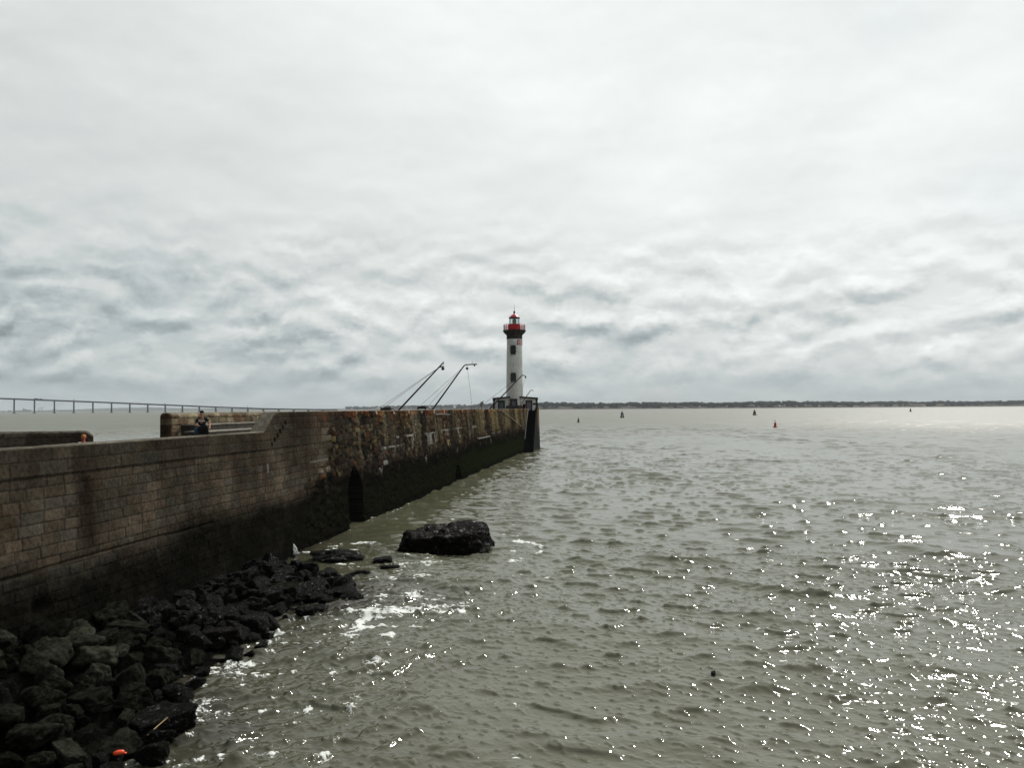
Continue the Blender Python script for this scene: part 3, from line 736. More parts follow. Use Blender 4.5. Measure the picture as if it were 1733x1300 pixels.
def stone_wall(name, parent, start, along, outn, ss, ztop, zbot, nz, thick, zin, style, batter=0.0, tslope=None, rnd=0.05, ends=True):
    """a wall as one skin: front face from zbot up to ztop(s), rounded over the coping, back face down to zin"""
    ss = np.asarray(ss); zt = np.array([ztop(q) for q in ss])
    v = np.linspace(0, 1, nz)
    S = np.repeat(ss[:, None], nz, 1)
    Z = zbot + (zt[:, None] - rnd - zbot) * v[None, :]
    c, wet, h = style(S, Z)
    T = -batter * Z + h
    # coping and back
    extra = []
    ttop = -batter * zt
    for dt, dz in ((-0.3 * rnd, -0.35 * rnd), (-rnd, 0.0)):
        extra.append((ttop + dt, zt + dz))
    for k in range(1, 5):
        extra.append((ttop - rnd - (thick - 2 * rnd) * k / 5, zt + 0.004 * math.sin(k * 2.1)))
    extra.append((ttop - thick + rnd, zt)); extra.append((ttop - thick + 0.3 * rnd, zt - 0.35 * rnd)); extra.append((ttop - thick, zt - rnd))
    for k in range(1, 4):
        extra.append((ttop - thick, (zt - rnd) + (zin - zt + rnd) * k / 3))
    eT = np.stack([e[0] for e in extra], 1); eZ = np.stack([e[1] for e in extra], 1)
    eS = np.repeat(ss[:, None], eT.shape[1], 1)
    nn = samp(T2, eS / 4.0, (eT + eZ) / 4.0); n0 = samp(T1, eS / 9.0, eT / 9.0)
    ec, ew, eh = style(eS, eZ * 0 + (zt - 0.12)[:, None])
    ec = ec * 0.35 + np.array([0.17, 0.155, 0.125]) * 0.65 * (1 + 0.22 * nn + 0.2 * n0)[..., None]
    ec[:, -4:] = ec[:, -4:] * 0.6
    eZ[:, 1:7] += 0.006 * nn[:, 1:7]
    S = np.concatenate([S, eS], 1); T = np.concatenate([T, eT], 1); Z = np.concatenate([Z, eZ], 1)
    c = np.concatenate([c, ec], 1); wet = np.concatenate([wet, np.zeros_like(eT)], 1)
    st = np.array(start)[:2]; al = np.array(along)[:2]; on = np.array(outn)[:2]
    X = st[0] + S * al[0] + T * on[0]; Y = st[1] + S * al[1] + T * on[1]
    V = np.stack([X, Y, Z], -1)
    a, b = S.shape
    ix = np.arange(a * b).reshape(a, b)
    q = np.stack([ix[:-1, :-1], ix[1:, :-1], ix[1:, 1:], ix[:-1, 1:]], -1).reshape(-1, 4)
    if al[0] * on[1] - al[1] * on[0] > 0: q = q[:, ::-1]
    V = V.reshape(-1, 3); cc = np.concatenate([c.reshape(-1, 3), wet.reshape(-1, 1)], 1)
    if ends:      # close both ends with strips between front and back rows
        for e, flip in ((0, False), (a - 1, True)):
            col = ix[e]; m_ = b // 2
            lo, hi = col[:m_], col[::-1][:m_]
            # front row nz points vs few back points: fan by quads on matching heights
            base = len(V); zb = Z[e, :nz]
            back = np.stack([np.full(nz, X[e, -1]), np.full(nz, Y[e, -1]), zb], -1)
            mid = np.stack([np.full(nz, (X[e, nz - 1] + X[e, -1]) / 2), np.full(nz, (Y[e, nz - 1] + Y[e, -1]) / 2), zb], -1)
            V = np.concatenate([V, mid, back])
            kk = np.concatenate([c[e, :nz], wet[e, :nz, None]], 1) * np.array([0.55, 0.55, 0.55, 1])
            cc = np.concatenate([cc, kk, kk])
            f_ = col[:nz]; m2 = base + np.arange(nz); b2 = base + nz + np.arange(nz)
            qq = np.concatenate([np.stack([f_[:-1], f_[1:], m2[1:], m2[:-1]], -1), np.stack([m2[:-1], m2[1:], b2[1:], b2[:-1]], -1)])
            # lid between the last ring and the coping
            q = np.concatenate([q, qq if not flip else qq[:, ::-1]])
            ring = list(col[nz - 1:]) + [b2[-1], m2[-1]]
            tri = np.array([[ring[k], ring[k + 1], m2[-1], m2[-1]] for k in range(len(ring) - 2)])
            q = np.concatenate([q, tri[:, [0, 1, 2, 2]]]) if False else q
            lid_c = len(V)
            V = np.concatenate([V, np.array([[(X[e, nz - 1] + X[e, -1]) / 2, (Y[e, nz - 1] + Y[e, -1]) / 2, zt[e] - rnd * 0.5]])])
            cc = np.concatenate([cc, kk[-1:]])
            up_ = [i for i in range(nz - 1, b) if Z[e, i] >= Z[e, nz - 1] - 1e-6]
            for i0, i1 in zip(up_[:-1], up_[1:]):
                pass
            tris.setdefault(name, []).append([(int(col[i0]), int(col[i1]), lid_c) for i0, i1 in zip(up_[:-1], up_[1:])] + [(int(col[up_[-1]]), int(m2[-1]), lid_c), (int(m2[-1]), int(col[nz - 1]), lid_c)])
    off = np.array(ORG[parent.name]) if parent is not None else np.zeros(3)
    me = np_mesh(name, V - off, q, STONE)
    if tris.get(name):
        bm_add_tris(me, [t for l in tris[name] for t in l]); tris[name] = []
    at2 = me.attributes.new('Col', 'FLOAT_COLOR', 'POINT')
    at2.data.foreach_set('color', np.asarray(cc, dtype=np.float32).ravel())
    return link(name, me, parent)
tris = {}
def bm_add_tris(me, ts):
    nl, npoly = len(me.loops), len(me.polygons)
    me.loops.add(3 * len(ts)); me.polygons.add(len(ts))
    lv = np.zeros(nl + 3 * len(ts), dtype=np.int32); me.loops.foreach_get('vertex_index', lv)
    lv[nl:] = np.array(ts, dtype=np.int32).ravel(); me.loops.foreach_set('vertex_index', lv)
    s_ = np.concatenate([np.arange(0, nl, 4), nl + np.arange(0, 3 * len(ts), 3)]).astype(np.int32)
    me.polygons.foreach_set('loop_start', s_)
    me.polygons.foreach_set('loop_total', np.concatenate([np.full(npoly, 4), np.full(len(ts), 3)]).astype(np.int32))
    me.update(calc_edges=True)

jetty = empty('jetty', J(60, -4.5, 0), 'long weathered stone jetty with dark tide marks running out to the lighthouse', 'jetty')
LOWT, TALLT, RS0, RS1 = 4.80, 5.53, 29.55, 31.0
def near_top(s):
    if s < RS0: return LOWT
    if s > RS1: return TALLT
    f = (s - RS0) / (RS1 - RS0)
    return LOWT + (TALLT - LOWT) * math.sin(f * math.pi / 2) ** 1.15
ss = [7.0]
while ss[-1] < 112.5: ss.append(ss[-1] + (0.04 if ss[-1] < 13 else 0.0013 * ss[-1]))
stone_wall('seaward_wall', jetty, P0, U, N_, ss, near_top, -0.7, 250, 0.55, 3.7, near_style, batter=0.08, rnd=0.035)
# far parapets: a tall one beside the terrace of steps, a low one towards the land
fs0 = J(0, -8.55)
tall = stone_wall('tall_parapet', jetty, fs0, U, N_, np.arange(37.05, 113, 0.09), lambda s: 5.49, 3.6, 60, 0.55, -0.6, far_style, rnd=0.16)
la, lb = Vector((-27.5, 27.2, 0)), Vector((-17.25, 32.9, 0))
ld = (lb - la).normalized(); ln = Vector((ld.y, -ld.x, 0))
low = stone_wall('low_parapet', jetty, la, ld, ln, np.linspace(0, (lb - la).length, 150), lambda s: 4.80 if s < 11.3 else 4.80 - 0.22 * max(0, (s - 11.3) / 0.43) ** 3, 3.0, 40, 0.5, -0.6, dark_style, rnd=0.12)
# deck, steps, pier head
mb = MB()
def jbox(mb, s0, s1, t0, t1, z0, z1):
    mb.hexa([J(s0, t0, z0), J(s0, t1, z0), J(s1, t1, z0), J(s1, t0, z0), J(s0, t0, z1), J(s0, t1, z1), J(s1, t1, z1), J(s1, t0, z1)])
mb.hexa([J(7, -22, -0.6), J(7, -1.2, -0.6), J(45, -1.2, -0.6), J(45, -9.05, -0.6), J(7, -22, 3.8), J(7, -0.95, 3.8), J(45, -0.95, 3.8), J(45, -9.05, 3.8)])
jbox(mb, 45.0, 112.4, -9.0, -0.96, -0.6, 4.5)
mb.build('deck', M['deck'], jetty)
for nme, t0, t1, s0, zz in (('step', -8.55, -7.75, 37.9, 4.92), ('step', -7.752, -6.75, 36.9, 4.61), ('step', -6.752, -6.05, 35.6, 4.36)):
    b1 = MB(); jbox(b1, s0, 75, t0, t1, 3.6, zz - 0.06); o = b1.build(nme, M['dark_stone'], jetty)
    b2 = MB(); jbox(b2, s0 - 0.02, 75, t0, t1 + 0.03, zz - 0.06, zz); b2.build('tread', M['tread'], o)
hp = [(112.3, -9.6), (112.3, 0.86), (116, 0.72), (124, -0.2), (127.5, -3), (127.5, -6.5), (124, -9.6)]
hb = [(112.0, -9.8), (112.0, 1.06), (116, 0.85), (124.2, -0.1), (127.8, -3), (127.8, -6.6), (124, -9.8)]
mb = MB(); mb.prism([J(*q) for q in hb], -0.7, 5.0, [J(*q) for q in hp]); mb.prism([J(*q) for q in hp], 5.0, 5.03)
for (a, b) in zip(hp, hp[1:] + hp[:1]):
    pass
mb.build('pier_head', HEAD, jetty)
mb = MB()
q_in = [(s + (0.45 if s < 114 else -0.45 if s > 120 else 0), t + (-0.45 if t > -4 else 0.45)) for s, t in hp]
for i in range(len(hp)):
    j = (i + 1) % len(hp)
    if i in (0,): continue
    mb.hexa([J(*hp[i], 5.03), J(*q_in[i], 5.03), J(*q_in[j], 5.03), J(*hp[j], 5.03), J(*hp[i], 5.5), J(*q_in[i], 5.5), J(*q_in[j], 5.5), J(*hp[j], 5.5)])
mb.build('head_parapet', HEAD, jetty)
mb = MB()
ns = 22
for k in range(ns):
    s0 = 103.6 + 8.6 * k / ns
    z1 = 5.3 * (k + 1) / ns
    f = k / ns
    tin, tout = -0.05 - 0.40 * f - 0.3, 1.25 - 0.55 * f
    mb.hexa([J(s0, tin, -0.7), J(s0, tout, -0.7), J(112.2, tout, -0.7), J(112.2, tin, -0.7), J(s0, tin, z1), J(s0, tout, z1), J(112.2, tout, z1), J(112.2, tin, z1)] if k == 0 else
            [J(s0, tin, z1 - 5.3 / ns), J(s0, tout, z1 - 5.3 / ns), J(112.2, tout, z1 - 5.3 / ns), J(112.2, tin, z1 - 5.3 / ns), J(s0, tin, z1), J(s0, tout, z1), J(112.2, tout, z1), J(112.2, tin, z1)])
mb.build('landing_stairs', M['wet_step'], jetty)
mb = MB(); mb.tube([J(112.0, -0.36, 5.5), J(108.8, -0.22, 3.9), J(105.4, -0.05, 1.6)], 0.045, 6)
mb.build('handrail', M['pale_metal'], jetty)

# ------------------------------------------------------------------ boulders
def ico_dirs(sub):
    import bmesh
    bm = bmesh.new(); bmesh.ops.create_icosphere(bm, subdivisions=sub, radius=1.0)
    V = np.array([v.co[:] for v in bm.verts]); Fc = np.array([[v.index for v in f.verts] for f in bm.faces])
    bm.free(); return V / np.linalg.norm(V, axis=1)[:, None], Fc
DIR4, F4 = ico_dirs(5)
DIR6, F6 = ico_dirs(7)
def noise3(p, g, n=14, f0=1.5, f1=9):
    out_ = np.zeros(len(p))
    for _ in range(n):
        f = f0 * (f1 / f0) ** g.random(); d = g.normal(size=3); d /= np.linalg.norm(d)
        out_ += np.sin(p @ d * f * 3 + g.random() * 7) / f
    return out_
def rock_verts(seed, dirs, nplanes, soft=26, block=False, rough=0.035):
    g = np.random.default_rng(seed)
    if block:
        pn = np.concatenate([np.eye(3), -np.eye(3), g.normal(size=(3, 3))]); pn[:6] += 0.10 * g.normal(size=(6, 3))
        hh = np.concatenate([np.full(6, 0.72), np.full(3, 1.0)]) * g.uniform(0.93, 1.07, 9)
    else:
        pn = g.normal(size=(nplanes, 3)); hh = g.uniform(0.62, 0.95, nplanes)
        pn = np.concatenate([pn, np.eye(3), -np.eye(3)]); hh = np.concatenate([hh, np.full(6, 0.98)])
    pn /= np.linalg.norm(pn, axis=1)[:, None]
    q = np.maximum(dirs @ pn.T, 1e-3) / hh[None, :]
    inv = (q ** soft).sum(1) ** (1 / soft)
    r = 1 / inv
    r = r * (1 + rough * noise3(dirs * 1.0, g) + rough * 0.5 * noise3(dirs * 3.0, g))
    return dirs * r[:, None]
ROCKS = []
for k in range(20):
    blk = k % 5 == 4
    ROCKS.append((rock_verts(100 + k, DIR4, 9 + k % 5, soft=(22 if blk else 11 + 4 * (k % 4)), block=blk, rough=0.05), blk))
ROCK_ME = {}
def rock_mesh(k, mat):
    key = (k, mat.name)
    if key not in ROCK_ME:
        ROCK_ME[key] = np_mesh('boulder', ROCKS[k][0], F4, mat)
    return ROCK_ME[key]

sh_s = [8.0, 13.5, 15.2, 17.8, 19.1, 21.5, 23.5, 24.8, 26.9, 28.2, 29.2]
sh_t = [6.0, 5.1, 4.7, 3.6, 4.0, 3.75, 4.1, 4.5, 3.6, 2.0, 0.2]
def shore_t(s): return float(np.interp(s, sh_s, sh_t))
def pile(s, t):
    w_ = shore_t(s); wall_h = float(np.interp(s, [8, 15, 18, 22, 26, 29], [1.12, 0.96, 0.72, 0.30, 0.10, 0.0]))
    return wall_h * (1 - (max(t, 0) / max(w_, 0.3)) ** 1.9) + 0.04 if t < w_ else -0.35 * (t - w_)
# shingle under the boulders
gs = np.arange(6, 34, 0.07); gt = np.arange(-0.6, 9, 0.07)
GS, GT = np.meshgrid(gs, gt, indexing='ij')
GZ = np.vectorize(lambda a, b: pile(a, max(b, 0)) - 0.20)(GS, GT) + 0.05 * samp(T2, GS / 9, GT / 9)
gst = np.random.default_rng(64)
for k in range(5200):      # fist- to head-sized rubble filling the gaps
    s0, t0, r0 = gst.uniform(7, 32), gst.uniform(-0.2, 7), 0.05 + 0.13 * gst.random() ** 2
    i0, i1 = np.searchsorted(gs, [s0 - r0, s0 + r0]); j0, j1 = np.searchsorted(gt, [t0 - r0, t0 + r0])
    if i1 <= i0 or j1 <= j0: continue
    aa, bb = (GS[i0:i1, j0:j1] - s0) / r0, (GT[i0:i1, j0:j1] - t0) / r0
    tilt = 0.5 * gst.normal() * aa + 0.5 * gst.normal() * bb
    capz = pile(s0, max(t0, 0)) - 0.20 + r0 * np.minimum(0.85 + 0.5 * tilt, 1.35 * np.sqrt(np.clip(1 - aa ** 2 - bb ** 2, 0, 1)))
    GZ[i0:i1, j0:j1] = np.where(aa ** 2 + bb ** 2 < 1, np.maximum(GZ[i0:i1, j0:j1], capz), GZ[i0:i1, j0:j1])
GX = P0.x + GS * U.x + GT * N_.x; GY = P0.y + GS * U.y + GT * N_.y
ix = np.arange(GS.size).reshape(GS.shape)
q = np.stack([ix[:-1, :-1], ix[:-1, 1:], ix[1:, 1:], ix[1:, :-1]], -1).reshape(-1, 4)[:, ::-1]
tag(link('seabed', np_mesh('seabed', np.stack([GX, GY, GZ], -1).reshape(-1, 3), q, BED)), kind='structure')

placed = []
def put_rock(s, t, zc, size, k, mat, rot, label, group=None, name='boulder'):
    o = bpy.data.objects.new(name, rock_mesh(k, mat)); COL.objects.link(o)
    o.location = J(s, t, zc); o.scale = size; o.rotation_euler = rot
    tag(o, label, 'boulder', group)
    placed.append((s, t, max(size)))
    return o
G = np.random.default_rng(77)
LBL = {
 ('dry', 'big'): 'large dry grey-green boulder with broken faces, in the heap at the lower left',
 ('dry', 'small'): 'small dry grey-green stone wedged between larger boulders at the lower left',
 ('wet', 'big'): 'large wet black boulder in the middle of the heap below the jetty wall',
 ('wet', 'small'): 'small wet black stone between the boulders below the jetty wall',
 ('edge', 'big'): 'large glistening black boulder washed by foam at the edge of the water',
 ('edge', 'small'): 'small glistening black stone washed by foam at the edge of the water',
}
def scatter(n, rmin, rmax, gapf, lift):
    tries = 0; c_ = 0
    while c_ < n and tries < n * 60:
        tries += 1
        s = 9 + 20 * G.random() ** 0.85; t = 0.15 + G.random() * (shore_t(s) + 0.15)
        r = rmin + (rmax - rmin) * G.random() ** 1.6
        r *= float(np.interp(s, [10, 30], [1.0, 0.85]))
        if any((s - a) ** 2 + (t - b) ** 2 < (gapf * (r + c)) ** 2 for a, b, c in placed): continue
        edge = t > shore_t(s) - 0.55
        dry = (not edge) and s < 19.5 - 0.8 * t + 1.3 * G.random()
        kind = 'edge' if edge else 'dry' if dry else 'wet'
        k = int(G.integers(0, 20))
        sc = Vector((1.0, 0.65 + 0.35 * G.random(), 0.52 + 0.3 * G.random())) * r
        if ROCKS[k][1]: sc = Vector((1.0, 0.7, 0.5)) * r
        rot = (0.5 * G.normal() * .7, 0.5 * G.normal() * .7, G.random() * 6.28)
        big = 'big' if r > 0.30 else 'small'
        put_rock(s, t, pile(s, t) + lift * r, sc, k, (ROCK_PALE if k % 4 == 1 else ROCK_DRY) if dry else ROCK_WET, rot, LBL[(kind, big)], LBL[(kind, big)].split(',')[0])
        c_ += 1
# a few boulders singled out by what is on or beside them
put_rock(13.92, 4.55, 0.12, (0.50, 0.36, 0.26), 2, ROCK_DRY, (0.05, 0.1, 2.0), 'low dark boulder carrying a scrap of orange plastic, at the bottom of the heap')
put_rock(14.95, 4.75, 0.12, (0.62, 0.42, 0.34), 6, ROCK_WET, (0.1, -0.08, 0.9), 'broad black boulder by the water with a dry reed lying on it')
put_rock(18.6, 1.55, 0.62, (0.55, 0.32, 0.24), 9, ROCK_DRY, (0.1, 0.15, 0.2), 'long flat grey slab of rock tilted against the heap, under the foot of the wall')
put_rock(17.0, 2.35, 0.55, (0.25, 0.23, 0.23), 7, ROCK_PALE, (0.4, 0.2, 0.4), 'pale roundish stone with broken faces, highest of the pale stones at the lower left')
put_rock(15.9, 2.75, 0.52, (0.27, 0.24, 0.25), 1, ROCK_PALE, (0.2, 0.5, 1.4), 'pale pointed stone in the middle of the lower left heap')
put_rock(15.2, 2.25, 0.66, (0.36, 0.30, 0.30), 12, ROCK_PALE, (0.3, 0.1, 2.4), 'largest pale wedge-shaped stone at the lower left')
put_rock(16.6, 1.7, 0.80, (0.36, 0.30, 0.28), 16, ROCK_PALE, (0.1, 0.3, 0.9), 'grey-green stone with a flat slanting face below the pale slab of the heap')
put_rock(18.2, 3.45, 0.20, (0.20, 0.26, 0.10), 14, ROCK_DRY, (0.9, 0.35, 0.8), 'flat square grey slab standing on edge by the water')
put_rock(19.5, 3.25, 0.20, (0.52, 0.40, 0.34), 4, ROCK_WEED, (0.05, 0.02, 0.35), 'square-cut black block with weed on top beside the water')
put_rock(24.2, 2.9, 0.30, (0.45, 0.30, 0.22), 14, ROCK_DRY, (0.2, 0.1, 0.5), 'squared grey stone with a flat top, among black boulders')
for s, t, sz, k in ((14.55, 3.55, .36, 3), (14.15, 2.9, .33, 8), (13.5, 3.75, .34, 10), (15.35, 3.75, .30, 13), (14.75, 2.7, .27, 0), (13.2, 3.0, .36, 5), (13.75, 3.35, .2, 6)):
    put_rock(s, t, pile(s, t) + 0.1, (sz, sz * .8, sz * .62), k, ROCK_DRY, (0.2, 0.1, s * 3), LBL[('dry', 'big' if sz > .3 else 'small')], LBL[('dry', 'big' if sz > .3 else 'small')].split(',')[0])
scatter(84, 0.30, 0.50, 0.62, 0.16)
scatter(130, 0.19, 0.31, 0.58, 0.40)
scatter(66, 0.12, 0.19, 0.56, 0.8)
# stones standing clear of the heap in the shallow water
for s, t, sz, k, rz, lb_ in ((30.6, 2.1, (1.05, 0.55, 0.34), 2, 0.2, 'long low black rock just breaking the surface near the wall'),
                             (30.35, 3.95, (0.42, 0.3, 0.16), 3, 0.2, 'small round black rock awash left of the big weedy block'),
                             (29.3, 4.45, (0.36, 0.18, 0.09), 5, 0.1, 'thin sliver of black rock awash in front of the big weedy block'),
                             (25.3, 4.2, (0.55, 0.36, 0.24), 11, 1.1, 'pointed black rock at the outermost tip of the heap'),
                             (28.1, 3.9, (0.55, 0.22, 0.12), 8, 0.2, 'flat black rock nearly covered by water off the tip of the heap')):
    put_rock(s, t, 0.02, sz, k, ROCK_WET, (0.05, 0.05, rz), lb_)

# the big block: squared mass covered in weed and mussels, higher at its right end
g = np.random.default_rng(5)
pn = np.array([[1, 0, .05], [-1, 0, .06], [0, 1, 0], [0, -1, .12], [-.10, -.06, 1], [0, 0, -1], [.8, .75, .12], [-.8, -.55, .1], [.7, -.7, .25], [-.6, .7, .1]], float)
pn /= np.linalg.norm(pn, axis=1)[:, None]
hh = np.array([1.0, 1.0, .95, .95, .93, 1, 1.13, 1.08, 1.16, 1.1])
qv = np.maximum(DIR6 @ pn.T, 1e-3) / hh
r = 1 / ((qv ** 22).sum(1) ** (1 / 22))
V = DIR6 * r[:, None] * np.array([1.76, 1.5, 0.70])
cell = np.zeros(len(V))
for k in range(60):
    d = g.normal(size=3); d /= np.linalg.norm(d); f = g.uniform(2, 38)
    cell += np.sin(V @ d * f + g.random() * 7) / f ** 0.75
V = V + DIR6 * (0.06 * cell)[:, None] + DIR6 * 0.012 * g.normal(size=(len(V), 1))
bo = link('boulder', np_mesh('boulder', V, F6, ROCK_WEED), None, J(33.3, 5.62, 0.10))
bo.rotation_euler = (R(3), R(-2), R(-9))
tag(bo, 'huge flat-topped black block covered in weed, standing alone in the water', 'boulder')

# debris on the rocks
def top_z(x, y, name_hint=None):
    dg = bpy.context.evaluated_depsgraph_get(); dg.update()
    hit, loc, nrm, i_, ob, mt = SC.ray_cast(dg, Vector((x, y, 8)), Vector((0, 0, -1)))
    return loc.z if hit else 0.0
def hit_px(x, y):
    dg = bpy.context.evaluated_depsgraph_get(); dg.update()
    d = (cam_rot @ Vector(((x - 866.5) / F, -(y - 650) / F, -1))).normalized()
    hit, loc, nrm, i_, ob, mt = SC.ray_cast(dg, Vector((0, 0, H)), d)
    return loc, nrm
c0, n0 = hit_px(199, 1278)
mb = MB(); 
prof = [(0.0, -0.02), (0.05, -0.018), (0.085, 0.0), (0.075, 0.03), (0.04, 0.045), (0.0, 0.05)]
mb.lathe(prof, (0, 0, 0), 14)
mb.v = [(x * (1.25 if x > 0 else 0.95) + 0.012 * math.sin(9 * y), y * 0.6, zz + 0.012 * math.sin(20 * x)) for x, y, zz in mb.v]
mb.box((0.105, 0.0, 0.005), (0.05, 0.035, 0.012))
o = mb.build('plastic_scrap', M['orange'], None, c0 + Vector((0, 0, 0.018)), smooth=True, local=True)
o.rotation_euler = (0.1, 0.05, 0.15)
tag(o, 'bright orange scrap of plastic lying on a dark boulder', 'litter')
c1, n1 = hit_px(250, 1248); c2, n2 = hit_px(284, 1220)
mb = MB(); a = c1 + Vector((0, 0, .03)); b = c2 + Vector((0, 0, .05))
mb.tube([a, a.lerp(b, .4) + Vector((0, 0, .006)), a.lerp(b, .75) + Vector((0.0, 0.004, .004)), b], [0.009, 0.009, 0.007, 0.004], 6)
tag(mb.build('reed_stem', M['straw'], None, a), 'straight dry yellow reed stem lying across a black boulder', 'reed')

# splash at the wall foot
c0 = on_plane(497, 938)
mb = MB(); gg = random.Random(4)
for k in range(46):
    a = gg.random() * 6.28; rr_ = gg.random() ** 1.5
    px = c0 + Vector((0.32 * rr_ * math.cos(a), 0.2 * rr_ * math.sin(a), 0.02 + 0.30 * (1 - rr_) * gg.random() ** 1.2))
    s_ = 0.018 + 0.05 * (1 - rr_) * gg.random()
    mb.lathe([(0, -s_), (s_ * .8, -s_ * .4), (s_ * .9, s_ * .3), (0, s_)], px, 6)
mb.tube([c0, c0 + Vector((-.02, 0, .22)), c0 + Vector((.0, 0, .40))], [0.14, 0.06, 0.012], 7)
tag(mb.build('splash', M['foam'], None, c0, smooth=True), 'small white splash of a wave breaking at the foot of the wall', 'splash', kind='stuff')
c0 = on_plane(1207, 1143)
mb = MB(); mb.lathe([(0, -0.06), (0.04, -0.035), (0.055, 0.0), (0.045, 0.035), (0.02, 0.05), (0.015, 0.07), (0, 0.075)], (0, 0, 0), 14)
o = mb.build('float', M['black_metal'], None, c0 + Vector((0, 0, 0.035)), smooth=True, local=True); o.rotation_euler = (0.2, 0.5, 0)
tag(o, 'small dark float bobbing alone in the open water at the lower right', 'float')

# ------------------------------------------------------------------ lighthouse
LD = 118.0
lb0 = at(871.4, 691, LD); LZ = 5.03
light = empty('lighthouse', (lb0.x, lb0.y, LZ), 'white lighthouse with red lantern roof and red gallery at the end of the jetty', 'lighthouse')
PXM = LD / F
def lz(y): return H + (690.85 - y) * PXM
cx, cy = lb0.x, lb0.y
def ring(name, prof, mat, parent=light, n=40, smooth=True):
    mb = MB(); mb.lathe(prof, (cx, cy, 0), n); return mb.build(name, mat, parent, smooth=smooth)
R0, R1 = 15.0 * PXM, 12.95 * PXM
def trad(zv):
    f = (zv - LZ) / (lz(573.5) - LZ)
    return R0 + (R1 - R0) * f + 0.16 * math.exp(-(zv - LZ) / 0.8)
zs = [LZ + (lz(573.5) - LZ) * k / 30 for k in range(31)]
ring('tower', [(trad(q), q) for q in zs], M['white_wall'])
ring('plinth', [(trad(LZ) + 0.16, LZ), (trad(LZ) + 0.16, lz(687)), (trad(LZ) + 0.02, lz(686))], M['dark_stone'])
zn = lz(573.5)
ring('gallery', [(1.17, zn), (1.21, zn + .02), (1.19, zn + .10), (1.17, zn + .12), (1.17, zn + .55), (1.22, zn + .60), (1.32, zn + .75), (1.50, zn + .82), (1.50, zn + .93), (1.56, zn + .97), (1.71, zn + 1.18), (1.71, zn + 1.30), (1.60, lz(558.5)), (0.5, lz(558.5))], M['dark_stone'], n=12, smooth=False)
zg = lz(558.5)
lbase = ring('lantern_base', [(0.95, zg), (0.95, lz(549.3)), (0.80, lz(549.0))], M['red'])
# railing with red plates and pale mesh panels
rl = empty('railing', (cx, cy, zg), None, None); rl.parent = light
rl.location = (0, 0, zg - LZ); ORG[rl.name] = Vector((cx, cy, zg))
bpy.data.objects.remove(rl)
mb = MB(); nr = 20
for k in range(nr):
    w_ = 2 * math.pi * (k + .5) / nr; x_, y_ = cx + 1.6 * math.cos(w_), cy + 1.6 * math.sin(w_)
    mb.tube([(x_, y_, zg), (x_, y_, lz(549.3))], 0.035, 6)
for zz, rr_ in ((lz(549.3), 0.035), (zg + 0.40, 0.022), (zg + 0.1, 0.022)):
    pts = [(cx + 1.6 * math.cos(2 * math.pi * k / 40), cy + 1.6 * math.sin(2 * math.pi * k / 40), zz) for k in range(41)]
    mb.tube(pts, rr_, 6)
rail = mb.build('railing', M['red'], light, smooth=True)
mb = MB()
for k in range(60):
    w_ = 2 * math.pi * k / 60; x_, y_ = cx + 1.575 * math.cos(w_), cy + 1.575 * math.sin(w_)
    mb.box((x_, y_, (zg + lz(549.3)) / 2), (0.05, 0.02, 0.66), Matrix.Rotation(w_ + math.pi / 2, 3, 'Z'))
mb.build('baluster_panel', M['sign_white'], rail)
mb = MB()       # red plates on the front
for k0, k1 in ((-125, -60),):
    for k in range(k0, k1, 5):
        a0, a1 = R(k), R(k + 5)
        p_ = lambda a, r_, zz: Vector((cx + r_ * math.cos(a), cy + r_ * math.sin(a), zz))
        mb.hexa([p_(a0, 1.64, zg + .06), p_(a1, 1.64, zg + .06), p_(a1, 1.62, zg + .06), p_(a0, 1.62, zg + .06), p_(a0, 1.64, lz(550)), p_(a1, 1.64, lz(550)), p_(a1, 1.62, lz(550)), p_(a0, 1.62, lz(550))])
mb.build('red_plate', M['red'], rail)
# lantern room
zl0, zl1 = lz(549), lz(538)
mb = MB(); mb.lathe([(0.70, zl0), (0.70, zl1)], (cx, cy, 0), 10); 
mb.f = [f for f in mb.f if len(f) == 4]
lg = mb.build('lantern_glazing', M['glass'], light)
mb = MB()
for k in range(10):
    w_ = 2 * math.pi * k / 10; x_, y_ = cx + .72 * math.cos(w_), cy + .72 * math.sin(w_)
    mb.tube([(x_, y_, zl0), (x_, y_, zl1)], 0.035, 6)
mb.lathe([(0.76, zl0 - .02), (0.76, zl0 + .05), (0.68, zl0 + .06)], (cx, cy, 0), 20)
mb.build('glazing_bar', M['green_metal'], lg)
mb = MB(); mb.lathe([(0.1, zl0), (0.16, zl0 + .12), (0.27, zl0 + .22), (0.31, zl0 + .45), (0.29, zl0 + .66), (0.14, zl0 + .85), (0.05, zl0 + .93)], (cx, cy, 0), 16)
mb.build('lens', M['green_metal'], lg, smooth=True)
ring('roof_rim', [(0.60, zl1 - 0.02), (0.84, zl1), (0.84, zl1 + .10), (0.74, zl1 + .12)], M['black_metal'])
zr = zl1 + .10
roof = ring('roof', [(0.80, zr), (0.76, zr + .06), (0.62, zr + .22), (0.42, zr + .38), (0.20, zr + .50), (0.12, zr + .60), (0.10, zr + .68)], M['red'])
ring('finial', [(0.09, zr + .66), (0.13, zr + .72), (0.17, zr + .82), (0.13, zr + .94), (0.05, zr + 1.0), (0.03, zr + 1.12), (0.012, lz(513))], M['black_metal'], parent=roof, n=12)
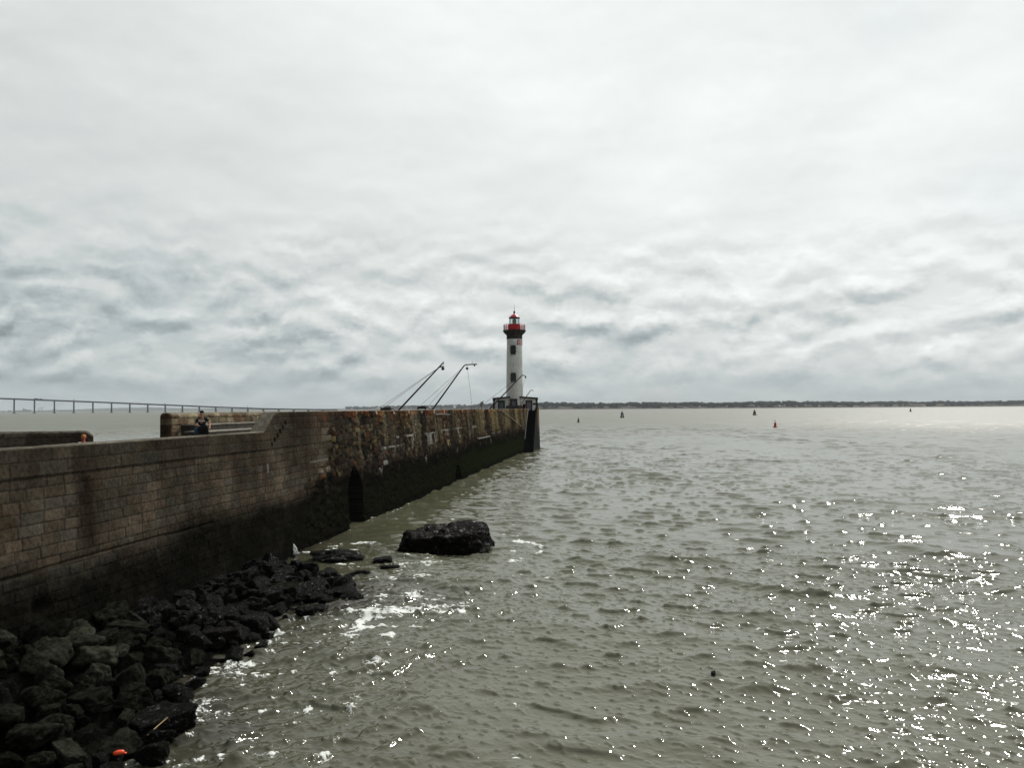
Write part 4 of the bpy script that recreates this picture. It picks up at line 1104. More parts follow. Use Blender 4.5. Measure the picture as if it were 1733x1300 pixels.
# tower windows: dark quoined surrounds
def tower_window(yc, x0=-0.21):
    zc = lz(yc); w2, h2 = 0.36, 0.58
    mb = MB(); rr_ = trad(zc)
    yf = cy - math.sqrt(rr_ ** 2 - x0 ** 2)
    for sx in (-1, 1):
        for k in range(5):
            ww = 0.17 if k % 2 else 0.10
            xx = cx + x0 + sx * (w2 - 0.09 + ww / 2)
            mb.box((xx, yf + .06, zc - h2 + 0.12 + k * 0.232), (ww, 0.36, 0.228))
    mb.box((cx + x0, yf + .05, zc + h2 + 0.02), (0.74, 0.36, 0.16)); mb.box((cx + x0, yf + .04, zc - h2 - 0.02), (0.72, 0.40, 0.12))
    fr = mb.build('window', M['dark_stone'], light)
    mb = MB(); mb.box((cx + x0, yf + .07, zc + .02), (0.54, 0.2, 1.1)); mb.build('pane', M['pane'], fr)
    mb = MB(); mb.box((cx + x0, yf - .04, zc + .02), (0.035, 0.03, 1.04)); mb.box((cx + x0, yf - .043, zc + .1), (0.5, 0.03, 0.035)); mb.build('glazing_bar', M['dark_stone'], fr)
tower_window(592.6); tower_window(639)
# wings: low rooms built against the foot of the tower, swept back on both sides
def wing(sx, name='wing'):
    x0, x1 = 0.9, (3.25 if sx > 0 else 3.12)
    P = [Vector((cx + sx * x0, cy - 1.10)), Vector((cx + sx * x1, cy - 0.35)), Vector((cx + sx * x1, cy + 3.2)), Vector((cx + sx * x0, cy + 3.2))]
    if sx < 0: P = [P[1], P[0], P[3], P[2]]
    h_in, h_out = lz(673.2), lz(675.4)
    hs = [h_in, h_out, h_out, h_in] if sx > 0 else [h_out, h_in, h_in, h_out]
    mb = MB(); mb.hexa([Vector((p.x, p.y, LZ)) for p in P] + [Vector((p.x, p.y, h)) for p, h in zip(P, hs)])
    wo = mb.build(name, M['white_wall'], light)
    mb = MB(); e = 0.16
    c_ = sum((p for p in P), Vector((0, 0))) / 4
    E1 = [p + Vector((math.copysign(e, p.x - c_.x), math.copysign(e, p.y - c_.y))) for p in P]
    mb.hexa([Vector((p.x, p.y, h + .003)) for p, h in zip(E1, hs)] + [Vector((p.x, p.y, h + .22)) for p, h in zip(E1, hs)])
    mb.build('cornice', M['dark_stone'], wo)
    a, b = (P[0], P[1])
    fd = (b - a).normalized(); fn = Vector((fd.y, -fd.x))
    def on(f, zz, d=0.0):
        q_ = a + (b - a) * f + fn * d; return Vector((q_.x, q_.y, zz))
    rot = Matrix.Rotation(math.atan2(fd.y, fd.x), 3, 'Z')
    fo = 0.985 if sx > 0 else 0.015
    mb = MB()
    for k in range(6): mb.box(on(fo, LZ + .2 + k * .34, 0.0), (0.26 + 0.12 * (k % 2), 0.12, 0.33), rot)
    mb.build('quoin', M['dark_stone'], wo)
    xd = (894.8 if sx > 0 else 848.9) - 871.4
    f = (cx + xd * PXM - a.x) / (b.x - a.x)
    ds = MB(); zt = lz(680)
    ds.box(on(f - 0.43 / (b - a).length, (LZ + zt) / 2, 0.0), (0.20, 0.14, zt - LZ), rot); ds.box(on(f + 0.43 / (b - a).length, (LZ + zt) / 2, 0.0), (0.20, 0.14, zt - LZ), rot)
    ds.box(on(f, zt + .1, 0.0), (1.06, 0.16, 0.26), rot)
    d_ = ds.build('doorway', M['dark_stone'], wo)
    mb = MB(); mb.box(on(f, (LZ + zt) / 2, 0.0), (0.70, 0.06, zt - LZ - .03), rot); mb.build('door', M['door'] if sx > 0 else M['blue_door'], d_)
    if sx > 0:
        f2 = (cx + (904 - 871.4) * PXM - a.x) / (b.x - a.x)
        mb = MB(); mb.box(on(f2, lz(683.6), 0.03), (0.40, 0.04, 0.26), rot); mb.build('plaque', M['black_metal'], wo)
wing(-1); wing(1)
# front door of the tower
zt = lz(678); yf = cy - trad(LZ + .8)
mb = MB()
for sx in (-1, 1):
    for k in range(5):
        ww = 0.30 if k % 2 else 0.22
        mb.box((cx - 0.17 + sx * (0.29 + ww / 2), yf + .10, LZ + (zt - LZ) * (k + .5) / 5), (ww, 0.34, (zt - LZ) / 5 - 0.004))
mb.box((cx - 0.17, yf + .12, zt + .14), (1.08, 0.34, 0.27)); 
dw = mb.build('doorway', M['dark_stone'], light)
mb = MB(); mb.box((cx - 0.17, yf + .10, (LZ + zt) / 2), (0.60, 0.2, zt - LZ)); mb.build('door', M['door'], dw)
# the painted name board round the tower
zs0, zs1 = lz(584.2), lz(575.2)
rs = trad((zs0 + zs1) / 2) + 0.025
A0 = -90 + 19; A1 = A0 + 175
mb = MB(); nseg = 44
for k in range(nseg):
    a0, a1 = R(A0 + (A1 - A0) * k / nseg), R(A0 + (A1 - A0) * (k + 1) / nseg)
    p_ = lambda a, r_, zz: Vector((cx + r_ * math.cos(a), cy + r_ * math.sin(a), zz))
    mb.hexa([p_(a0, rs, zs0), p_(a1, rs, zs0), p_(a1, rs - .06, zs0), p_(a0, rs - .06, zs0), p_(a0, rs, zs1), p_(a1, rs, zs1), p_(a1, rs - .06, zs1), p_(a0, rs - .06, zs1)])
sg = mb.build('name_board', M['sign_red'], light)
fc = bpy.data.curves.new('lettering', 'FONT'); fc.body = 'VIEUX M\u00d4LE'; fc.size = 0.92; fc.extrude = 0.01; fc.offset = 0.012
fo_ = bpy.data.objects.new('lettering', fc); COL.objects.link(fo_)
dg = bpy.context.evaluated_depsgraph_get(); dg.update()
tm = bpy.data.meshes.new_from_object(fo_.evaluated_get(dg))
bpy.data.objects.remove(fo_)
off = ORG[light.name]
vs = np.array([v.co[:] for v in tm.vertices]); xm = vs[:, 0].max()
for v in tm.vertices:
    a = R(A0 + 4) + v.co.x * 0.60 / rs
    r_ = rs + 0.012 + v.co.z
    v.co = Vector((cx + r_ * math.cos(a), cy + r_ * math.sin(a), zs0 + 0.07 + v.co.y)) - off
tm.materials.clear(); tm.materials.append(M['sign_white'])
link('lettering', tm, sg)

# ------------------------------------------------------------------ net davits, winches and rigging on the jetty
def davit(base, tip, label, arm=None, hooks=(), stays=(), rad=0.06):
    t = empty('fishing_davit', base, label, 'davit', 'fishing davits along the jetty')
    mb = MB(); base = Vector(base); tip = Vector(tip)
    pts = [base, base.lerp(tip, .5), tip]; rd = [rad * 1.15, rad, rad * 0.8]
    mb.tube(pts, rd, 8); mb.tube([base + Vector((0, 0, -.0)), base + Vector((0, 0, .25))], 0.16, 10)
    mb.build('pole', M['black_metal'], t, smooth=True)
    if arm:
        mb = MB(); mb.tube(arm, rad * 0.75, 8); mb.build('arm', M['black_metal'], t, smooth=True)
    for a, drop, r_ in hooks:
        a = Vector(a); mb = MB()
        mb.tube([a, a + Vector((0, 0, -drop))], 0.018, 5)
        mb.lathe([(0, -r_), (r_ * .8, -r_ * .6), (r_, 0), (r_ * .7, r_ * .7), (0, r_)], a + Vector((0, 0, -drop - r_ * .6)), 10)
        mb.build('pulley', M['black_metal'], t, smooth=True)
    for pts, r_ in stays:
        mb = MB(); mb.tube(pts, r_, 5); mb.build('stay', M['wire'], t)
    return t
DZ = 4.5
def base_at(x, D, y=692):
    p = at(x, y, D); return p
def down(p, tip):   # run the pole down to the deck along its own line
    d = (p - tip); k = (p.z - DZ) / max(-d.z, 1e-3) if d.z < 0 else 0
    return p + d * k
D1 = 57.0
t1 = at(751, 613, D1 - 1.0); b1 = down(at(677, 692, D1), t1)
s1 = at(743, 622, D1 - .9)
davit(b1, t1, 'tall straight davit pole with one hanging pulley, leftmost on the jetty',
      arm=[s1, at(748, 620.5, D1 - 1.2), at(751, 621, D1 - 1.3)], hooks=[(at(749.5, 619.5, D1 - 1.3), 0.12, 0.12)],
      stays=[([s1, at(640, 692, D1 + .5), down(at(640, 692, D1 + .5), s1)], 0.012), ([s1, at(650, 690, D1 + .4), down(at(650, 690, D1 + .4), s1)], 0.012),
             ([t1, at(751, 621, D1 - 1.3)], 0.012)])
D2 = 73.0
t2 = at(785, 619.5, D2 - 1); b2 = down(at(733, 692, D2), t2)
a2 = [t2, at(788, 617.5, D2 - 1.05), at(794, 617, D2 - 1.2), at(807, 616.5, D2 - 1.6)]
davit(b2, t2, 'davit with a bent top and a long level arm, second from the left',
      arm=a2, hooks=[(at(790.5, 617.5, D2 - 1.1), 0.25, 0.13), (at(803, 616.8, D2 - 1.5), 0.05, 0.08), (at(799, 611.5, D2 - 1.4), 0.01, 0.03)],
      stays=[([at(780, 625, D2 - .9), at(710, 688, D2 + .4), down(at(710, 688, D2 + .4), t2)], 0.014), ([at(781, 625, D2 - .9), at(722, 690, D2 + .3), down(at(722, 690, D2 + .3), t2)], 0.014),
             ([at(791, 623, D2 - 1.1), at(795, 655, D2 - 1.1), at(799, 690, D2 - 1.0)], 0.012), ([at(799, 617, D2 - 1.4), at(799, 611, D2 - 1.4)], 0.02)], rad=0.07)
D3 = 98.0
t3 = at(884, 635, D3 - 1); b3 = down(at(833, 688, D3), t3)
davit(b3, t3, 'davit pole crossing in front of the white lighthouse tower', arm=[t3, at(887, 635.5, D3 - 1.2), at(890, 637, D3 - 1.4)],
      hooks=[(at(889.5, 637, D3 - 1.4), 0.06, 0.11)], stays=[([at(872, 642, D3 - .8), at(820, 683, D3 + .3), down(at(820, 683, D3 + .3), t3)], 0.02), ([at(889, 639, D3 - 1.4), at(884, 660, D3 - 1.3), at(880, 690, D3 - 1.2)], 0.012)], rad=0.075)
D4 = 106.0
t4 = at(897.5, 661.5, D4 - 1); b4 = down(at(878, 690, D4), t4)
davit(b4, t4, 'small davit with a hooked tip in front of the right-hand wing', arm=[t4, at(899, 660.5, D4 - 1.05), at(901.5, 660.5, D4 - 1.1), at(902.5, 662.5, D4 - 1.1)], rad=0.055)

def winch(x, D, label, sc=1.0):
    p = at(x, 692, D); p.z = DZ
    t = empty('winch', p, label, 'winch', 'winches on the jetty')
    mb = MB(); h_ = (H + 0.02 - DZ) * sc
    for sx in (-1, 1):
        mb.hexa([p + Vector((sx * .35 - .04, -.3, 0)), p + Vector((sx * .35 + .04, -.3, 0)), p + Vector((sx * .35 + .04, .3, 0)), p + Vector((sx * .35 - .04, .3, 0)),
                 p + Vector((sx * .35 - .04, -.1, h_)), p + Vector((sx * .35 + .04, -.1, h_)), p + Vector((sx * .35 + .04, .1, h_)), p + Vector((sx * .35 - .04, .1, h_))])
    mb.build('frame', M['black_metal'], t)
    mb = MB(); mb.tube([p + Vector((-.32, 0, h_)), p + Vector((-.3, 0, h_)), p + Vector((.3, 0, h_)), p + Vector((.32, 0, h_))], [0.24, 0.15, 0.15, 0.24], 14)
    mb.build('drum', M['black_metal'], t, smooth=True)
    mb = MB(); mb.tube([p + Vector((.32, 0, h_)), p + Vector((.5, 0, h_)), p + Vector((.5, 0, h_ + .0)), p + Vector((.9, .1, h_ - .25))], 0.04, 6)
    mb.build('crank', M['black_metal'], t, smooth=True)
winch(653, 56.5, 'low black winch showing over the wall left of the first davit')
winch(714, 71.5, 'black winch with a long crank beside the foot of the bent davit', 1.12)
p = at(815.5, 692, 92); p.z = DZ
lp = empty('lamp_post', p, 'short pale lamp post with a boxy head just left of the lighthouse', 'lamp post')
mb = MB(); mb.tube([p, Vector((p.x, p.y, lz(681.5) * 0 + at(815.5, 684, 92).z))], 0.06, 8); mb.lathe([(0.2, 0), (0.2, 0.2), (0.07, 0.22)], p, 10); mb.build('post', M['pale_metal'], lp)
mb = MB(); q = at(815.5, 682, 92); mb.box(q, (0.30, 0.2, 0.24)); mb.box(q + Vector((-.12, 0, -.3)), (0.16, 0.12, 0.2)); mb.box(q + Vector((.14, 0, .16)), (0.12, 0.12, 0.12)); mb.build('lamp_head', M['pale_metal'], lp)
# ropes and pipes on the wall face
def facept(s, z, d=0.06): return J(s, -0.08 * z + d, z)
def wall_pt(x, y):
    d = cam_rot @ Vector(((x - 866.5) / F, -(y - 650) / F, -1))
    nn = Vector((N_.x, N_.y, 0.08)); k = (P0.dot(N_) - H * 0.08) / d.dot(nn)
    q_ = Vector((0, 0, H)) + d * k + N_ * 0.09
    return q_
mb = MB(); mb.tube([wall_pt(845, 693.5), wall_pt(855, 701), wall_pt(866, 709), wall_pt(882, 722)], 0.035, 6)
tag(mb.build('mooring_rope', M['rope'], None, wall_pt(845, 693)), 'pale rope slanting down the wall face below the lighthouse', 'rope')
mb = MB(); mb.tube([wall_pt(807, 743), wall_pt(817, 741), wall_pt(827.5, 738.5), wall_pt(828.5, 743), wall_pt(829, 750)], 0.055, 6)
tag(mb.build('bracket', M['pale_metal'], None, wall_pt(807, 743)), 'white iron bracket fixed halfway up the far part of the wall', 'bracket')
mb = MB(); mb.tube([wall_pt(735, 701.5), wall_pt(748, 701), wall_pt(759, 702)], 0.04, 6); mb.tube([wall_pt(753, 697), wall_pt(753.5, 704)], 0.03, 6)
tag(mb.build('pipe', M['pale_metal'], None, wall_pt(735, 701)), 'short pale pipe on the rusty wall under the bent davit', 'pipe')

# ------------------------------------------------------------------ people
def skin_mesh(name, mat, parent, joints, bones, sub=2, root=0):
    off = ORG[parent.name] if parent is not None else Vector((0, 0, 0))
    keys = list(joints)
    me = bpy.data.meshes.new(name)
    me.from_pydata([Vector(joints[k][0]) - off for k in keys], [(keys.index(a), keys.index(b)) for a, b in bones], [])
    me.materials.append(mat)
    o = link(name, me, parent)
    o.modifiers.new('skin', 'SKIN')
    sv = me.skin_vertices[0].data
    for i, k in enumerate(keys):
        r_ = joints[k][1]
        sv[i].radius = r_ if isinstance(r_, tuple) else (r_, r_)
        sv[i].use_root = (i == root)
    o.modifiers['skin'].use_smooth_shade = True
    ss_ = o.modifiers.new('smooth', 'SUBSURF'); ss_.levels = sub; ss_.render_levels = sub
    return o

def blob(mb, c, r, n=14, m=10):
    prof = [(math.sin(math.pi * k / m) * r[0] + 1e-5, -math.cos(math.pi * k / m) * r[2]) for k in range(m + 1)]
    b0 = len(mb.v); mb.lathe(prof, (0, 0, 0), n)
    mb.v[b0:] = [(c[0] + x, c[1] + y * r[1] / r[0], c[2] + z_) for x, y, z_ in mb.v[b0:]]

def seated_person(root_pt, facing, sc, label, mats, pose='lean', cap=None, stripe=False):
    """seated figure; local frame: +X its left, -Y ahead, seat at z = 0"""
    t = empty('person', root_pt, label, 'person')
    ca, sa = math.cos(facing), math.sin(facing)
    def P(x, y, z_): return Vector(root_pt) + Vector((x * ca - y * sa, x * sa + y * ca, z_)) * sc
    fw = -0.10
    hand_l = (0.36, -0.40, 0.17) if pose == 'lean' else (0.18, -0.32, 0.24)
    elb_l = (0.33, -0.10, 0.32) if pose == 'lean' else (0.27, -0.05, 0.28)
    hand_r = (-0.06, -0.36, 0.22); elb_r = (-0.30, -0.10, 0.27)
    body = {
     'pelvis': (P(0, 0, .10), (.15 * sc, .11 * sc)), 'belly': (P(0, -.03, .27), (.14 * sc, .10 * sc)), 'chest': (P(0, fw * .7, .46), (.165 * sc, .105 * sc)),
     'neck': (P(0, fw, .61), .055 * sc), 'jaw': (P(0, fw - .03, .70), (.065 * sc, .075 * sc)), 'skull': (P(0, fw - .01, .80), (.078 * sc, .092 * sc)), 'crown': (P(0, fw + .0, .865), (.05 * sc, .06 * sc)),
     'sh_l': (P(.18, fw * .8, .54), .062 * sc), 'el_l': (P(*elb_l), .045 * sc), 'wr_l': (P(*hand_l), .030 * sc),
     'sh_r': (P(-.18, fw * .8, .54), .062 * sc), 'el_r': (P(*elb_r), .045 * sc), 'wr_r': (P(*hand_r), .030 * sc),
     'hip_l': (P(.10, -.05, .09), .095 * sc), 'kn_l': (P(.20, -.46, .13), .068 * sc), 'an_l': (P(.20, -.44, -.30), .045 * sc), 'toe_l': (P(.23, -.60, -.345), .038 * sc),
     'hip_r': (P(-.10, -.05, .09), .095 * sc), 'kn_r': (P(-.20, -.44, .12), .068 * sc), 'an_r': (P(-.19, -.40, -.30), .045 * sc), 'toe_r': (P(-.22, -.56, -.345), .038 * sc)}
    bones = [('pelvis', 'belly'), ('belly', 'chest'), ('chest', 'neck'), ('neck', 'jaw'), ('jaw', 'skull'), ('skull', 'crown'), ('chest', 'sh_l'), ('sh_l', 'el_l'), ('el_l', 'wr_l'),
             ('chest', 'sh_r'), ('sh_r', 'el_r'), ('el_r', 'wr_r'), ('pelvis', 'hip_l'), ('hip_l', 'kn_l'), ('kn_l', 'an_l'), ('an_l', 'toe_l'), ('pelvis', 'hip_r'), ('hip_r', 'kn_r'), ('kn_r', 'an_r'), ('an_r', 'toe_r')]
    # hands: palm, four fingers and a thumb grown from the wrists
    for sd_, hp_, el in (('l', hand_l, elb_l), ('r', hand_r, elb_r)):
        h0 = Vector(hp_); d = (h0 - Vector(el)).normalized(); side = Vector((0, 0, 1)).cross(d).normalized() * (1 if sd_ == 'l' else -1); dn = d.cross(side) * (1 if sd_ == 'l' else -1)
        if dn.z > 0: dn = -dn
        pa = h0 + d * .07
        body['palm_' + sd_] = (P(*pa), (.036 * sc, .018 * sc)); bones.append(('wr_' + sd_, 'palm_' + sd_))
        for i, (o_, ln_) in enumerate(((-.030, .062), (-.010, .075), (.010, .072), (.029, .056))):
            k1, k2 = f'f{i}a_{sd_}', f'f{i}b_{sd_}'
            q1 = pa + side * o_ + d * (.03 + ln_ * .45) + dn * .006; q2 = q1 + d * ln_ * .5 + dn * .03
            body[k1] = (P(*q1), .009 * sc); body[k2] = (P(*q2), .007 * sc); bones += [('palm_' + sd_, k1), (k1, k2)]
        q1 = h0 + d * .035 - side * .040 + dn * .012; q2 = q1 + d * .035 + dn * .016
        body['ta_' + sd_] = (P(*q1), .011 * sc); body['tb_' + sd_] = (P(*q2), .008 * sc); bones += [('wr_' + sd_, 'ta_' + sd_), ('ta_' + sd_, 'tb_' + sd_)]
    skin_mesh('body', mats['skin'], t, body, bones)
    def grow(name, mat, keys, bns, g_, trim=None):
        js = {k: (body[k][0], tuple(x * g_ for x in (body[k][1] if isinstance(body[k][1], tuple) else (body[k][1],) * 2))) for k in keys}
        if trim: js.update(trim)
        return skin_mesh(name, mat, t, js, bns)
    L_ = lambda a, b, f: Vector(body[a][0]).lerp(Vector(body[b][0]), f)
    grow('shirt', mats['shirt'], ['pelvis', 'belly', 'chest', 'sh_l', 'sh_r'], [('pelvis', 'belly'), ('belly', 'chest'), ('chest', 'nk'), ('chest', 'sh_l'), ('sh_l', 'sl_l'), ('chest', 'sh_r'), ('sh_r', 'sl_r')], 1.13,
         {'sl_l': (L_('sh_l', 'el_l', .62), (.068 * sc,) * 2), 'sl_r': (L_('sh_r', 'el_r', .62), (.068 * sc,) * 2), 'nk': (P(0, fw * .9, .575), (.085 * sc, .08 * sc))})
    grow('trousers', mats['trousers'], ['pelvis', 'hip_l', 'kn_l', 'an_l', 'hip_r', 'kn_r', 'an_r'], [('pelvis', 'hip_l'), ('hip_l', 'kn_l'), ('kn_l', 'an_l'), ('pelvis', 'hip_r'), ('hip_r', 'kn_r'), ('kn_r', 'an_r')], 1.16)
    mb = MB()
    for k in ('l', 'r'):
        a, b = body['an_' + k][0], body['toe_' + k][0]
        mb.tube([a + Vector((0, 0, -.01)), a.lerp(b, .3) + Vector((0, 0, -.02)), b], [.055 * sc, .06 * sc, .045 * sc], 10)
    mb.build('shoes', M['black_cloth'], t, smooth=True)
    mb = MB()       # face: nose, brow, mouth, ears
    hd = body['skull'][0]
    mb.tube([P(0, fw - .095, .80), P(0, fw - .118, .752), P(0, fw - .095, .738)], [.010 * sc, .016 * sc, .010 * sc], 8)
    for sx in (-1, 1): blob(mb, P(sx * .080, fw, .775), (.014 * sc, .026 * sc, .034 * sc), 8, 6)
    mb.build('face', mats['skin'], t, smooth=True)
    mb = MB()
    for sx in (-1, 1): blob(mb, P(sx * .033, fw - .092, .795), (.013 * sc,) * 3, 8, 6)
    mb.tube([P(-.028, fw - .094, .708), P(0, fw - .101, .706), P(.028, fw - .094, .708)], .006 * sc, 6)
    mb.build('eyes_and_mouth', M['hair'], t, smooth=True)
    mb = MB()
    c_ = P(0, fw + .012, .835)
    b0 = len(mb.v); blob(mb, (0, 0, 0), (.090 * sc, .104 * sc, .085 * sc), 16, 10)
    rz = Matrix.Rotation(facing, 3, 'Z')
    mb.v[b0:] = [tuple(c_ + rz @ Vector((x, y, max(z_, -.035 * sc - 0.05 * max(0, y))))) for x, y, z_ in mb.v[b0:]]
    if cap: 
        b0 = len(mb.v); mb.tube([P(0, fw - .07, .835), P(0, fw - .15, .822), P(0, fw - .18, .815)], [.08 * sc, .075 * sc, .04 * sc], 12)
        mb.v[b0:] = [(x, y, P(0, 0, .83).z + (z_ - P(0, 0, .83).z) * .16) for x, y, z_ in mb.v[b0:]]
        mb.build('cap', cap, t, smooth=True)
    else: mb.build('hair', mats['hair'], t, smooth=True)
    if stripe:
        mb = MB()
        for x0, x1 in ((-.125, -.012), (.012, .125)):
            n_ = 6
            for k in range(n_):
                xa, xb = x0 + (x1 - x0) * k / n_, x0 + (x1 - x0) * (k + 1) / n_
                ya, yb = [-(.135 - .34 * x * x) + fw * .55 - .035 for x in (xa, xb)]
                mb.hexa([P(xa, ya, .425), P(xb, yb, .425), P(xb, yb + .05, .425), P(xa, ya + .05, .425), P(xa, ya, .465), P(xb, yb, .465), P(xb, yb + .05, .465), P(xa, ya + .05, .465)])
        mb.build('chest_stripe', M['white_cloth'], t)
    return t, P
mp_ = at(342, 728.5, 37.4); mp_.z = 4.63
man, MP = seated_person(mp_, R(14), 1.06, 'man in a dark T-shirt with a white chest stripe and jeans sitting on the steps', {'skin': M['skin'], 'shirt': M['navy'], 'trousers': M['jeans'], 'hair': M['hair']}, 'lean', None, True)
bk = empty('backpack', MP(.10, -.40, .02), 'black backpack held on the lap of the man on the steps', 'backpack')
mb = MB()
prof = []
c_ = MP(.12, -.44, .06)
V = np.array(rock_verts(55, DIR4, 4, soft=9, block=True, rough=0.02)) * np.array([.30, .17, .25])
rz = Matrix.Rotation(R(14), 3, 'Z')
mb.v = [tuple(c_ + rz @ Vector(v)) for v in V]; mb.f = [tuple(f) for f in F4]
mb.build('bag', M['black_cloth'], bk, smooth=True)
mb = MB(); mb.tube([MP(.0, -.44, .25), MP(.06, -.44, .33), MP(.16, -.44, .33), MP(.22, -.44, .25)], .014, 6); mb.build('strap', M['black_cloth'], bk, smooth=True)
pp = at(143, 745, 31.2); pp.z = 3.82
seated_person(pp, R(10), 0.95, 'person with a ruddy face, orange cap and white shirt behind the low wall', {'skin': M['ruddy'], 'shirt': M['white_cloth'], 'trousers': M['jeans'], 'hair': M['hair']}, 'rest', M['orange_cap'])
# a small standing figure by the lighthouse doors
sp_ = at(887, 691, 114.8); sp_.z = 5.03 - 0.53
sp_.z = 5.035
fig = empty('person', sp_, 'person in dark clothes beside the right-hand lighthouse door', 'person')
def Q(x, y, z_): return sp_ + Vector((x, y, z_)) * 0.78
jb = {'pelvis': (Q(0, 0, .92), (.15, .11)), 'chest': (Q(0, .02, 1.3), (.17, .11)), 'neck': (Q(0, 0, 1.5), .055), 'head': (Q(0, -.02, 1.62), (.085, .095)), 'crown': (Q(0, 0, 1.70), .055),
      'sl': (Q(.19, 0, 1.4), .06), 'el': (Q(.25, .02, 1.12), .045), 'wl': (Q(.22, -.1, .9), .035), 'sr': (Q(-.19, 0, 1.4), .06), 'er': (Q(-.25, .02, 1.12), .045), 'wr': (Q(-.22, -.1, .9), .035),
      'kl': (Q(.11, -.02, .5), .065), 'al': (Q(.11, 0, .09), .045), 'tl': (Q(.12, -.15, .04), .04), 'kr': (Q(-.11, -.02, .5), .065), 'ar': (Q(-.11, 0, .09), .045), 'tr': (Q(-.12, -.15, .04), .04)}
skin_mesh('body', M['ruddy'], fig, jb, [('pelvis', 'chest'), ('chest', 'neck'), ('neck', 'head'), ('head', 'crown'), ('chest', 'sl'), ('sl', 'el'), ('el', 'wl'), ('chest', 'sr'), ('sr', 'er'), ('er', 'wr'),
          ('pelvis', 'kl'), ('kl', 'al'), ('al', 'tl'), ('pelvis', 'kr'), ('kr', 'ar'), ('ar', 'tr')], 1)
jc = {k: (v[0], tuple(x * 1.2 for x in (v[1] if isinstance(v[1], tuple) else (v[1],) * 2))) for k, v in jb.items() if k in ('pelvis', 'chest', 'sl', 'el', 'sr', 'er', 'kl', 'al', 'kr', 'ar')}
skin_mesh('clothes', M['black_cloth'], fig, jc, [('pelvis', 'chest'), ('chest', 'sl'), ('sl', 'el'), ('chest', 'sr'), ('sr', 'er'), ('pelvis', 'kl'), ('kl', 'al'), ('pelvis', 'kr'), ('kr', 'ar')], 1)
mb = MB(); blob(mb, Q(0, .01, 1.66), (.088, .1, .075), 10, 8); mb.build('hair', M['hair'], fig, smooth=True)

# ------------------------------------------------------------------ buoys
def buoy(x, y, hgt, mat, label, style):
    p = on_plane(x, y); p.z = 0
    t = empty('buoy', p, label, 'buoy', 'channel buoys')
    k = hgt / 4.0
    mb = MB(); mb.lathe([(0.2, -.5), (1.2, -.3), (1.32, .1), (1.25, .42), (0.6, .55)], (0, 0, 0), 20)
    mb.v = [(p.x + a * k, p.y + b * k, c * k) for a, b, c in mb.v]; mb.build('float', mat if style != 'red' else mat, t, smooth=True)
    mb = MB()
    if style == 'lattice':
        for a in range(4):
            w_ = math.pi / 4 + a * math.pi / 2
            mb.tube([(0.85 * math.cos(w_), 0.85 * math.sin(w_), .4), (0.42 * math.cos(w_), 0.42 * math.sin(w_), 2.9)], 0.30, 6)
        for zz, r_ in ((1.2, .72), (2.0, .58)):
            mb.tube([(r_ * math.cos(math.pi / 4 + a * math.pi / 2), r_ * math.sin(math.pi / 4 + a * math.pi / 2), zz) for a in range(5)], 0.12, 5)
        mb.lathe([(0.62, 2.3), (0.66, 2.35), (0.62, 3.0), (0.2, 3.1)], (0, 0, 0), 12)
    else:
        mb.lathe([(0.72, .4), (0.62, 1.2), (0.55, 2.3), (0.50, 2.6), (0.2, 2.75)], (0, 0, 0), 16)
    mb.v = [(p.x + a * k, p.y + b * k, c * k) for a, b, c in mb.v]; mb.build('tower', mat, t, smooth=True)
    mb = MB(); mb.lathe([(0.07, 2.7), (0.07, 3.2), (0.22, 3.2), (0.25, 3.5), (0.18, 3.75), (0.05, 3.8), (0.04, 4.4 if style == 'lattice' else 4.0)], (0, 0, 0), 10)
    mb.v = [(p.x + a * k, p.y + b * k, c * k) for a, b, c in mb.v]; mb.build('lantern', M['buoy_black'], t, smooth=True)
buoy(979, 715, 2.15, M['buoy_green'], 'small dark green buoy, nearest to the end of the jetty', 'solid')
buoy(1053, 707.3, 4.0, M['buoy_green'], 'dark green buoy with an open frame and thin topmast', 'lattice')
buoy(1277, 703, 3.9, M['buoy_dull_red'], 'faded red buoy with an open frame, beyond the bright red one', 'lattice')
buoy(1312, 723.4, 2.0, M['buoy_red'], 'bright red buoy with a black top, closest on the right', 'solid')
buoy(1541, 697, 4.0, M['buoy_black'], 'tiny black buoy farthest away on the right, near the far shore', 'solid')

# ------------------------------------------------------------------ road bridge
K0 = Vector((-1448.0, 2320.0, 0)); KS = Vector((43.8, 25.6, 0)); kd = KS.normalized(); kn = Vector((-kd.y, kd.x, 0))
def deck_z(k):
    return float(np.interp(k, [-4, 0, 4, 8, 11, 14, 18, 22], [50.5, 43.0, 34.0, 24.3, 16.8, 10.5, 5.5, 4.0]))
bridge = empty('road_bridge', K0, 'long grey road bridge on tall piers sloping down across the water', 'bridge')
mb = MB(); ks = np.linspace(-4, 19, 70)
for a, b in zip(ks[:-1], ks[1:]):
    pa, pb = K0 + KS * a, K0 + KS * b; za, zb = deck_z(a), deck_z(b)
    def c4(p_, zz, w_, t_): return [p_ - kn * w_ + Vector((0, 0, zz - t_)), p_ + kn * w_ + Vector((0, 0, zz - t_)), p_ + kn * w_ + Vector((0, 0, zz)), p_ - kn * w_ + Vector((0, 0, zz))]
    A_, B_ = c4(pa, za, 6, 3.2), c4(pb, zb, 6, 3.2)
    mb.hexa([A_[0], B_[0], B_[1], A_[1], A_[3], B_[3], B_[2], A_[2]])
mb.build('deck', M['bridge_deck'], bridge)
mb = MB()
